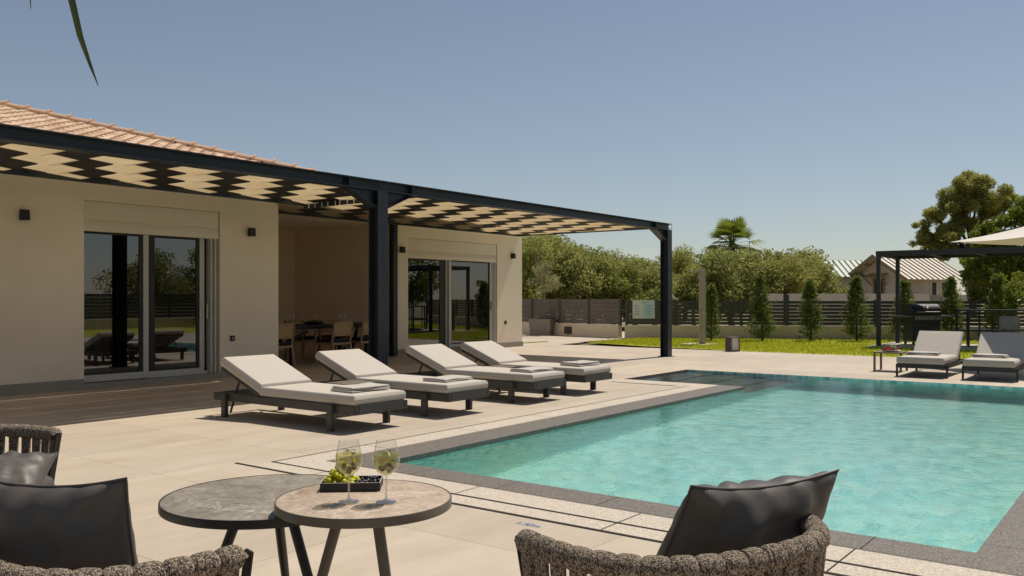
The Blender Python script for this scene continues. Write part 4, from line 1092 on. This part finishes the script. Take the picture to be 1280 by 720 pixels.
# slim conifers along the fence
def slim_conifer(H, seed):
    random.seed(seed); t = bpy.data.objects.new('slim_conifer', None); C.objects.link(t)
    b = MB(); b.tube([(0,0,-.03),(0,0,H*.95)], [.035,.008], 7); b.build('trunk', M['bark'], t, smooth=True)
    b = MB()
    for k in range(230):
        f = random.random()**.85; z = .04+f*H*.93; a = random.uniform(0,2*PI)
        rr = (.40*(1-f)**.62+.045)*random.uniform(.65,1.12)
        if random.random() < .09: rr *= 1.35
        o = Vector((0,0,z)); tip = Vector((rr*math.cos(a), rr*math.sin(a), z+random.uniform(.04,.26)*(.5+.5*(1-f)))); tn = random.random()
        for q in range(26):
            g_ = random.uniform(.28,1.0); p_ = o.lerp(tip, g_)+Vector((random.gauss(0,.028),random.gauss(0,.028),random.gauss(0,.028)))
            ax = (tip-o).normalized()+Vector((random.gauss(0,.45),random.gauss(0,.45),random.gauss(.25,.4))); ax.normalize(); bx = ax.cross(Vector((random.gauss(0,1),random.gauss(0,1),random.gauss(0,1)))).normalized()
            l_ = random.uniform(.022,.055); w2 = l_*.3
            b.add([p_-ax*l_, p_+bx*w2, p_+ax*l_, p_-bx*w2], [(0,1,2,3)], None, min(.98, .6*tn+.4*random.random()))
    for q in range(60):
        z = H*random.uniform(.9,1.0); p_ = Vector((random.gauss(0,.02),random.gauss(0,.02),z)); ax = Vector((random.gauss(0,.5),random.gauss(0,.5),1)).normalized(); bx = ax.cross(Vector((1,.3,0))).normalized()
        b.add([p_-ax*.05, p_+bx*.012, p_+ax*.05, p_-bx*.012], [(0,1,2,3)], None, random.random()*.98)
    b.build('crown', M['leaf_cyp'], t); return t
ck = [slim_conifer(2.0, 11), slim_conifer(2.0, 23), slim_conifer(2.0, 31)]
for i, (x, top, k, lab) in enumerate(((889,354,0,'slim green conifer standing behind the shower post'),(953,343,1,'slim green conifer right of the lantern, first in the open row'),(1014,349,2,'slim green conifer midway between the lantern and the far pergola'),(1071,344,0,'slim green conifer just left of the far pergola corner'),(1130,350,1,'slim green conifer between the far pergola posts, left of the grill'),(1190,346,2,'slim green conifer rising behind the right shelf of the grill'),(1243,343,0,'slim green conifer behind the metal bar counter, farthest right of the row'))):
    dep = 26.5; o = ck[k] if i < 3 else dup(ck[k]); s = (1.3+(373-top)/1093*dep)/2.0
    o.location = fl((x-640)/1093*dep, dep); o.rotation_euler = (random.uniform(-.035,.035),random.uniform(-.035,.035),i*1.3); o.scale = (s*random.uniform(.92,1.25),s*random.uniform(.92,1.25),s)
    tag(o, lab, 'conifer', 'slim conifers along the dark fence')
random.seed(99)
# fan palm
t = thing('fan_palm','fan palm with a shaggy crown standing above the olive trees','palm',fl((915-640)/1093*58,58))
b = MB(); b.tube([(0,0,0),(.05,0,2.5),(0,0,5.0)], [.2,.17,.19], 10); b.build('trunk', M['bark'], t, smooth=True)
b = MB()
def fan(b, base, d_, L, droop, tn):
    """one fan leaf: stalk, then pleated fingers spreading from its end"""
    d_ = d_.normalized(); tip = base+d_*L*.55; tip.z -= droop*.25
    b.bar(base, tip, .035, .02); sd = d_.cross(Vector((0,0,1))).normalized() if abs(d_.z) < .98 else Vector((1,0,0)); up = sd.cross(d_)
    for q in range(15):
        a = (q/14-.5)*2.6; dd = (d_*math.cos(a)+sd*math.sin(a)).normalized(); l_ = L*.62*(1-.15*abs(a))
        m_ = tip+dd*l_*.6-Vector((0,0,droop*.12)); e = tip+dd*l_-Vector((0,0,droop*.5)); wv = dd.cross(up).normalized()*.05
        b.add([tip, m_+wv, e, m_-wv], [(0,1,2,3)], None, min(.98, tn*.6+random.random()*.4))
for k in range(64):
    a = random.uniform(0,2*PI); el = random.uniform(-.75,1.4); d_ = Vector((math.cos(a)*math.cos(el), math.sin(a)*math.cos(el), math.sin(el)))
    fan(b, Vector((0,0,4.95)), d_, random.uniform(1.6,2.1), .6 if el > .3 else .9, random.random())
b.build('crown', M['leaf_bright'], t)
b = MB()
for k in range(22):
    a = random.uniform(0,2*PI); fan(b, Vector((0,0,4.75)), Vector((math.cos(a)*.5,math.sin(a)*.5,-.8)), .95, .5, random.random())
b.build('dead_fronds', M['tan_wood'], t)
# tall pine and broad tree on the right
def big_tree(name, label, x, dep, top_y, wpx, leafm, nleaf, size, blobs, asp=.3, **kw):
    t = thing(name, label, 'tree', fl((x-640)/1093*dep, dep), random.uniform(0,1) if False else -math.radians(90-36.95))
    s = dep/1093; H = 1.3+(373-top_y)*s
    cs, rs = [], []
    for (px, py, pr) in blobs:
        for q in range(5):
            cs.append(((px-x)*s+random.gauss(0,pr*s*.45), random.gauss(0,pr*s*.8), 1.3+(373-py)*s+random.gauss(0,pr*s*.4))); rs.append(pr*s*random.uniform(.5,.8))
    b = MB(); limbs(b, (0,0,0), [c for c in cs[::4]], .26, (0,0,H*.42)); b.build('trunk', M['bark'], t, smooth=True)
    b = MB(); leaf_cloud(b, cs, rs, nleaf, size, asp, shell=.35, **kw); b.build('crown', leafm, t)
    return t
big_tree('pine_tree','tall open crowned pine standing against the sky at the right',1216,60,212,130,M['leaf_pine'],52000,.125,
   [(1215,228,16),(1198,238,15),(1236,236,17),(1252,256,12),(1265,250,10),(1222,252,18),(1200,262,16),(1184,258,12),(1176,268,12),(1164,266,8),(1236,272,14),(1178,290,15),(1158,282,10),(1152,302,9),(1162,300,12),(1190,300,16),(1212,288,13),(1208,276,13),(1182,314,14),(1268,262,8)], .22, outward=.9)
big_tree('broad_tree','bright green broad tree half hidden by the white parasol at the right edge',1262,48,262,90,M['leaf_bright'],24000,.10,
   [(1240,288,14),(1258,276,15),(1280,268,16),(1300,272,18),(1232,306,14),(1252,318,18),(1276,312,20),(1300,320,22),(1222,330,12),(1240,340,16),(1262,350,18),(1290,352,20),(1216,350,10)], .45)
big_tree('broad_tree','dark leafy tree behind the far pergola, filling the gap right of the gable house',1235,56,300,60,M['leaf_dark'],14000,.12,
   [(1222,322,14),(1236,330,16),(1250,340,18),(1224,346,14),(1240,360,18),(1270,350,20),(1300,340,22)], .45)
t = thing('lime_shrub','yellow green leafy shrub in front of the dark fence at the right edge','shrub',fl((1262-640)/1093*26.8,26.8))
b = MB(); limbs(b, (0,0,0), [(.3,0,1.3),(-.3,0,1.4),(.1,.2,1.6)], .03, (0,0,.5)); b.build('trunk', M['bark'], t, smooth=True)
b = MB(); leaf_cloud(b, [(random.gauss(.1,.36),random.gauss(0,.25),1.35+random.gauss(0,.34)) for _ in range(26)], [.2]*26, 1900, .055, .55, shell=.2); b.build('crown', M['leaf_bright'], t)

# ---------------------------------------------------------------- neighbours' houses
def seam_roof(mb, mb2, a, b_, c, d_, n):
    """roof plane a-b (eave) to d-c (ridge) with raised seams running up it"""
    a, b_, c, d_ = map(Vector, (a,b_,c,d_)); up = (b_-a).cross(d_-a).normalized()
    if up.z < 0: up = -up
    mb.add([a,b_,c,d_,a-up*.06,b_-up*.06,c-up*.06,d_-up*.06], [(0,1,2,3),(7,6,5,4),(0,4,5,1),(1,5,6,2),(2,6,7,3),(3,7,4,0)])
    for i in range(n+1):
        p_, q_ = a.lerp(b_, i/n), d_.lerp(c, i/n); mb2.bar(p_+up*.035, q_+up*.035, .09, .07, up)
def lf(x, dep, z): return fl((x-640)/1093*dep, dep, z)
D = 62; rzH = -math.radians(90-36.95)
t = thing('gable_house','cream gable house with striped metal roof behind the far pergola','house',fl((1133-640)/1093*D, D),rzH+.42)
# local: x along the long side (to the right), y away, gable wall at x=0 seen from the left
Lh, Wd, He, Hr = 5.0, 4.6, 3.0, 4.35
b = MB(); b.box(0,Lh,0,Wd,0,He); b.add([(0,0,He),(0,Wd,He),(0,Wd/2,Hr-.05),(Lh,0,He),(Lh,Wd,He),(Lh,Wd/2,Hr-.05)], [(0,2,1),(3,4,5),(0,3,5,2),(1,2,5,4)]); b.build('wall', M['wall_far'], t)
rf, rs_ = MB(), MB(); ov = .75; k_ = (Hr-He)/(Wd/2)
seam_roof(rf, rs_, (-.8,-ov,He-ov*k_+.1),(Lh+.5,-ov,He-ov*k_+.1),(Lh+.5,Wd/2,Hr+.1),(-.8,Wd/2,Hr+.1),12)
seam_roof(rf, rs_, (-.8,Wd+ov,He-ov*k_+.1),(Lh+.5,Wd+ov,He-ov*k_+.1),(Lh+.5,Wd/2,Hr+.1),(-.8,Wd/2,Hr+.1),12)
ro = rf.build('roof', mat('roof_cream', (.80,.74,.64,1), .6, .03), t); rs_.build('roof_seam', mat('roof_seam_brown', (.40,.34,.28,1), .6, .05), ro)
b = MB()
for s_ in (0,1):
    y0, y1 = (-ov, Wd/2) if not s_ else (Wd+ov, Wd/2); b.bar((-.8,y0,He-ov*k_+.02),(-.8,y1,Hr+.02),.06,.22)
for y in (.2,1.4,Wd-1.4,Wd-.2): b.bar((-.75,y,He+min(y,Wd-y)*k_-.02),(0,y,He+min(y,Wd-y)*k_-.02),.12)
b.build('eave_timber', M['tan_wood'], t)
wn_ = MB(); wn_.box(-.05,-.002,1.9,3.0,1.55,2.75); w1 = wn_.build('window', M['tan_wood'], t); b = MB(); b.box(-.07,-.052,2.1,2.8,1.65,2.6); b.build('pane', M['black'], w1)
b = MB(); b.add([(-.02,1.6,3.15),(-.02,3.3,3.15),(-.8,3.3,2.85),(-.8,1.6,2.85),(-.02,1.6,3.08),(-.02,3.3,3.08),(-.8,3.3,2.78),(-.8,1.6,2.78)], [(0,1,2,3),(7,6,5,4),(0,4,5,1),(1,5,6,2),(2,6,7,3),(3,7,4,0)]); b.bar((-.05,1.75,2.3),(-.7,1.75,2.8),.07); b.bar((-.05,3.15,2.3),(-.7,3.15,2.8),.07); b.build('window_canopy', M['tan_wood'], t)
for i, x in enumerate((2.3,3.3)):
    wn_ = MB(); wn_.box(x,x+.8,-.05,-.002,.9,2.55); w1 = wn_.build('window', M['wall_far_white'], t); b = MB(); b.box(x+.2,x+.6,-.07,-.052,1.0,2.45); b.build('pane', M['black'], w1)
b = MB(); b.box(2.0,Lh+.4,-1.7,-1.55,0,1.55); b.box(2.0,2.15,-1.55,-.002,0,1.55); b.build('balcony_wall', M['wall_far_white'], t)
b = MB(); b.box(Lh+.2,Lh+.3,-1.5,-1.4,1.55,He-.4); b.build('balcony_post', M['stone_pale'], t)
# green roofed house further left
D2 = 66
t = thing('green_roof_house','low house with pale green metal roof left of the gable house','house',fl((1052-640)/1093*D2, D2),rzH-.05)
b = MB(); b.box(-2.4,3.2,0,5,0,2.85); b.build('wall', M['wall_far'], t)
rf, rs_ = MB(), MB(); seam_roof(rf, rs_, (-2.9,-.6,2.92),(3.6,-.6,2.92),(3.6,2.5,4.25),(-2.9,2.5,4.25),15); seam_roof(rf, rs_, (-2.9,5.6,2.92),(3.6,5.6,2.92),(3.6,2.5,4.25),(-2.9,2.5,4.25),15)
ro = rf.build('roof', mat('roof_mint', (.36,.44,.36,1), .5, .05), t); rs_.build('roof_seam', mat('roof_seam_green', (.12,.17,.12,1), .6, .05), ro)
b = MB(); b.box(-2.3,-1.5,1.6,2.3,3.0,4.45); b.box(-2.4,-1.4,1.5,2.4,4.7,4.78)
for x in (-2.3,-1.9,-1.55):
    for y in (1.6,2.2): b.box(x,x+.07,y,y+.07,4.45,4.7)
b.build('chimney', mat('chimney_grey', (.12,.12,.12,1), .8), t)
b = MB(); b.box(-1.9,-.6,-.06,-.002,.6,2.2); b.box(.6,1.5,-.06,-.002,0,2.3); b.build('window', M['black'], t)
# long boundary wall of the neighbours
t = thing('boundary_wall','long cream boundary wall of the neighbours beyond the dark fence','wall',fl(0,0))
a_, b_ = lf(945,33,0), lf(1160,33,0); b = MB(); b.bar(a_+Vector((0,0,.73)), lf(978,33,.73), .25, 1.50); b.bar(lf(985,33,.73), b_+Vector((0,0,.73)), .25, 1.50); b.build('wall_face', M['wall_far'], t)
b = MB(); b.bar(lf(978.5,33,.68), lf(984.5,33,.68), .3, 1.5); b.build('gate_pillar', M['fence_dark'], t)
t = thing('garden_shed_roof','small slanted pale shed roof behind the pergola corner post','roof',lf(849,35,0),rzH)
b = MB(); b.add([(-.42,0,1.68),(.20,0,.9),(.20,.5,.9),(-.42,.5,1.68),(-.42,0,1.60),(.20,0,.82),(.20,.5,.82),(-.42,.5,1.60)], [(0,1,2,3),(7,6,5,4),(0,4,5,1),(1,5,6,2),(2,6,7,3),(3,7,4,0)]); b.build('roof_sheet', M['wall_far_white'], t)
b = MB(); b.box(-.36,.1,.05,.45,0,.85); b.build('wall', M['tan_wood'], t)

# ---------------------------------------------------------------- far pergola, grill, counter, parasol
t = thing('pergola','small black flat topped pergola over the grill across the lawn','pergola',(24.5,6.2,0))
b = MB(); b.box(-.06,.06,-9,.06,2.42,2.56); b.build('beam', M['steel'], t); b = MB(); b.box(2.0,2.1,-9,.06,2.42,2.56); b.build('beam', M['steel'], t)
b = MB(); b.box(.06,2.0,-.04,.06,2.42,2.55); b.build('beam', M['steel'], t)
b = MB()
for k in range(8): b.box(.06,2.0,-1.2-k*1.1,-1.12-k*1.1,2.44,2.54)
b.build('rafters', M['steel'], t)
for (x, y) in ((0,0),(2.05,0),(0,-5.2),(2.05,-5.2)):
    l = MB(); l.box(x-.05,x+.05,y-.05,y+.05,.03,2.42); l.build('post', M['steel'], t)
b = MB(); b.box(.06,2.0,-9,-.05,2.542,2.552); b.build('roof_sheet', M['grey_metal'], t)
GP = fl((1152-640)/1093*24.2, 24.2)
t = thing('barbecue_grill','black lidded gas grill with side shelves beneath the far pergola','grill',(GP.x,GP.y,.03),rzH+.12)
b = MB(); b.box(-.40,.40,-.25,.25,.10,.66); b.build('cabinet', M['black'], t, bevel=.01)
b = MB(); b.box(-.40,.40,-.29,.25,.662,.83); b.build('fire_box', M['black'], t, bevel=.01)
b = MB(); b.box(-.39,.39,-.31,-.292,.675,.80); b.build('control_panel', M['grey_metal'], t, bevel=.004)
for k in range(4):
    kb = MB(); kb.lathe([(0,0),(.025,0),(.022,.03),(0,.03)],12,T=Matrix.Translation((-.27+k*.18,-.311,.735)) @ Matrix.Rotation(PI/2,4,'X')); kb.build('knob', M['chrome'], t)
b = MB(); vs = []
prof = [(-.27,.835),(-.28,.95),(-.22,1.06),(-.08,1.12),(.1,1.12),(.22,1.05),(.25,.835)]
for x in (-.41,.41): vs += [(x,y,z) for y, z in prof]
n = len(prof); b.add(vs, [tuple(range(n)), tuple(reversed(range(n,2*n)))]+[(i,n+i,n+i+1,i+1) for i in range(n-1)]+[(0,n-1,2*n-1,n)]); b.build('lid', M['black'], t, bevel=.01)
b = MB(); b.tube([(-.33,-.33,.90),(.33,-.33,.90)],.013,8); b.bar((-.3,-.33,.9),(-.3,-.27,.9),.02); b.bar((.3,-.33,.9),(.3,-.27,.9),.02); b.build('lid_handle', M['chrome'], t)
b = MB(); b.lathe([(0,0),(.035,0),(.03,.008),(0,.008)],16,T=Matrix.Translation((0,-.285,1.0)) @ Matrix.Rotation(PI/2,4,'X')); b.build('thermometer', M['chrome'], t)
for x0, x1 in ((-.80,-.405),(.405,.80)):
    b = MB(); b.box(x0,x1,-.25,.22,.76,.80); b.build('side_shelf', M['grey_metal'], t, bevel=.006)
for x in (-.36,.36):
    for y in (-.2,.2):
        b = MB(); b.lathe([(0,-.015),(.05,-.015),(.05,.015),(0,.015)],14,T=Matrix.Translation((x,y,.05)) @ Matrix.Rotation(PI/2,4,'Y')); b.build('wheel', M['black'], t)
BP = fl((1244-640)/1093*23.4, 23.4)
t = thing('bar_counter','black metal bar counter frame with open shelf right of the grill','counter',(BP.x,BP.y,.03),rzH+.10)
b = MB(); b.box(-.95,1.6,-.3,.3,.93,.97); b.build('counter_top', M['steel'], t); b = MB(); b.box(-.95,1.6,-.28,.28,.40,.44); b.build('shelf', M['steel'], t)
for x in (-.92,-.62,.10,.30,1.5):
    for y in (-.26,.26):
        l = MB(); l.bar((x,y,0),(x,y,.93),.035); l.build('leg', M['steel'], t)
CP = fl((1262-640)/1093*22.3, 22.3)
t = thing('metal_chair','grey metal garden chair standing before the bar counter','chair',(CP.x,CP.y,0),rzH-.5)
b = MB()
for x in (-.22,.22):
    for y in (-.2,.22): b.tube([(x,y,0),(x,y*.95,.62 if y < 0 else .85)],.014,7)
    b.tube([(x,-.2,.62),(x,.2,.64)],.014,7)
b.build('frame', M['grey_metal'], t, smooth=True)
b = MB(); b.box(-.22,.22,-.2,.2,.42,.45); b.build('seat', M['grey_metal'], t); b = MB(); b.bar((0,.21,.5),(0,.215,.84),.42,.012,(0,1,0)); b.build('backrest', M['grey_metal'], t)
PP = fl(10.25, 15.75)
t = thing('parasol','white square parasol reaching in from the right edge over the loungers','parasol',(PP.x,PP.y,0),YAW-PI/2+.12)
hw, ze, zp = 1.52, 2.40, 2.92; b = MB()
cr_ = [(-hw,-hw,ze),(hw,-hw,ze),(hw,hw,ze),(-hw,hw,ze)]
for i in range(4):
    A_, B_ = Vector(cr_[i]), Vector(cr_[(i+1) % 4]); nS = 8
    def fn(s, q, A_=A_, B_=B_):
        e = A_.lerp(B_, s); p_ = e.lerp(Vector((0,0,zp)), q); p_.z -= .10*math.sin(PI*s)*(1-q)*.5+.06*math.sin(PI*q); return p_
    b.grid(fn, nS, 8)
b.build('canopy', M['parasol'], t, smooth=True)
b = MB(); b.tube([(0,0,.05),(0,0,zp+.08)],.028,12); b.build('pole', M['dark_metal'], t, smooth=True)
for c_r in cr_:
    b = MB(); b.bar((0,0,zp-.05),Vector(c_r)-Vector((0,0,.05)),.025,.02); b.bar((0,0,1.95),Vector(c_r)*.5+Vector((0,0,zp*.5-.08)),.02,.018); b.build('rib', M['dark_metal'], t)
b = MB(); b.lathe([(0,0),(.3,0),(.3,.05),(.05,.07),(0,.07)],24); b.build('base', M['dark_metal'], t, smooth=True)

# ---------------------------------------------------------------- palm overhead at the left, painted depth mark
t = thing('young_palm','date palm just outside the left edge, one leaf tip hanging into view','palm',fl(-2.9,1.9))
b = MB(); b.tube([(0,0,0),(0,0,1.2),(.05,0,2.3)],[.15,.13,.12],12); b.build('trunk', M['bark'], t, smooth=True)
org = fl(-2.9,1.9,0)
def frond(pts, nl, ll, name='frond'):
    b = MB(); pts = [Vector(p) for p in pts]; b.tube(pts, [.014-.011*i/(len(pts)-1) for i in range(len(pts))], 6)
    seg = len(pts)-1
    for k in range(nl):
        f = .15+.85*k/nl; i = min(int(f*seg), seg-1); p_ = pts[i].lerp(pts[i+1], f*seg-i); d_ = (pts[i+1]-pts[i]).normalized()
        sd = d_.cross(Vector((0,0,1))).normalized()
        for sg in (-1,1):
            l_ = ll*(1-.5*abs(f-.5)*2)*random.uniform(.85,1.1); dd = (sd*sg+d_*.55+Vector((0,0,-.25))).normalized(); m_ = p_+dd*l_*.55; e = p_+dd*l_+Vector((0,0,-l_*.35)); wv = d_*.010
            b.add([p_-wv*.4, m_-wv, e, m_+wv, p_+wv*.4], [(0,1,2,3,4)], None, random.random()*.98)
    return b
for k in range(8):
    a = k*PI/4+.35; dx, dy = math.cos(a), math.sin(a)
    pts = [(.05,0,2.3),(.3*dx,.3*dy,2.85),(.7*dx,.7*dy,3.15),(1.05*dx,1.05*dy,3.1)]
    frond(pts, 26, .36).build('frond', M['leaf_bright'], t)
tw = fl(-1.30,2.55,2.62)-org
fb = frond([(.05,0,2.3),(tw.x*.4,tw.y*.4,2.85),(tw.x*.8,tw.y*.8,2.86),(tw.x,tw.y,2.62)], 10, .25)
def blade(b, pts, wd):
    pts = [Vector(p) for p in pts]; n = len(pts); vs = []
    for i, p_ in enumerate(pts): vs += [p_-RT*wd[i], p_-FW*wd[i]*.5, p_+RT*wd[i]]
    b.add(vs, [(3*i+a, 3*i+a+1, 3*i+4+a, 3*i+3+a) for i in range(n-1) for a in (0,1)], None, .3)
blade(fb, [fl(-1.295,2.55,2.62)-org, fl(-1.265,2.5,2.18)-org, fl(-1.235,2.5,2.05)-org, fl(-1.205,2.5,1.965)-org, fl(-1.183,2.5,1.908)-org], [.006,.011,.009,.005,.001])
blade(fb, [fl(-1.295,2.55,2.62)-org, fl(-1.39,2.5,2.28)-org, fl(-1.375,2.5,2.128)-org], [.004,.006,.001])
fb.build('frond', M['frond'], t)
cu_ = bpy.data.curves.new('depth_mark', 'FONT'); cu_.body = '1.50m'; cu_.size = .068; cu_.shear = .25; cu_.extrude = .0
tmp = bpy.data.objects.new('depth_mark_text', cu_); C.objects.link(tmp)
dg = bpy.context.evaluated_depsgraph_get(); me = bpy.data.meshes.new_from_object(tmp.evaluated_get(dg)); bpy.data.objects.remove(tmp)
me.materials.clear(); me.materials.append(M['navy'])
o = bpy.data.objects.new('depth_marking', me); C.objects.link(o); o.location = (4.045,3.03,.004); o.rotation_euler = (0,0,-PI/2)
tag(o,'blue painted depth figure 1.50m on the paving beside the dark drain slot','marking')

# ---------------------------------------------------------------- garden behind the photographer, mirrored in the glass doors
BA, BB = Vector((-6,-11,0)), Vector((fence_u(-11)-.2,-11,0))
o = plinth(BA, BB, .2, .42, 'garden_wall', 'low rendered garden wall mirrored in the glass doors')
t = thing('slat_fence','dark slatted fence mirrored in the glass of the near door','fence',(0,0,0)); fence_run(t, BA, BB, 2.4, .44, 1.5, 7, .012, M['fence_dark'], M['fence_dark'])
for i, (u, v, k, s, lab) in enumerate(((12.5,-17,3,1.5,'dark bushy tree mirrored at the left of the near glass door'),(17.5,-19,3,1.75,'large dark tree mirrored in the left pane of the near glass door'),(24,-16,1,1.15,'olive tree mirrored in the right pane of the near glass door'),(28.5,-17,0,1.25,'olive tree mirrored beside the handle of the near glass door'),(34,-16,1,1.3,'olive tree mirrored in the far glass door'),(38,-15,2,1.4,'pine mirrored in the dark left pane of the far glass door'),(43,-13,3,1.5,'bushy tree mirrored at the right of the far glass door'))):
    o = dup(kinds[k], (u,v,0), i*1.1, lab, 'trees mirrored in the glass doors'); o.scale = (s,s,s); o['category'] = 'tree'
for i, (u, v) in enumerate(((11.5,-10.2),(16.5,-10.2),(23.5,-10.2),(28,-10.2))):
    o = dup(ck[i % 3], (u,v,0), i*.9, ['slim conifer mirrored at the left edge of the near glass door','slim conifer mirrored in the middle of the near glass door','slim conifer mirrored in the right pane of the near glass door','slim conifer mirrored beside the near door handle'][i], 'slim conifers mirrored in the glass doors'); o.scale = (1.2,1.2,1.1); o['category'] = 'conifer'
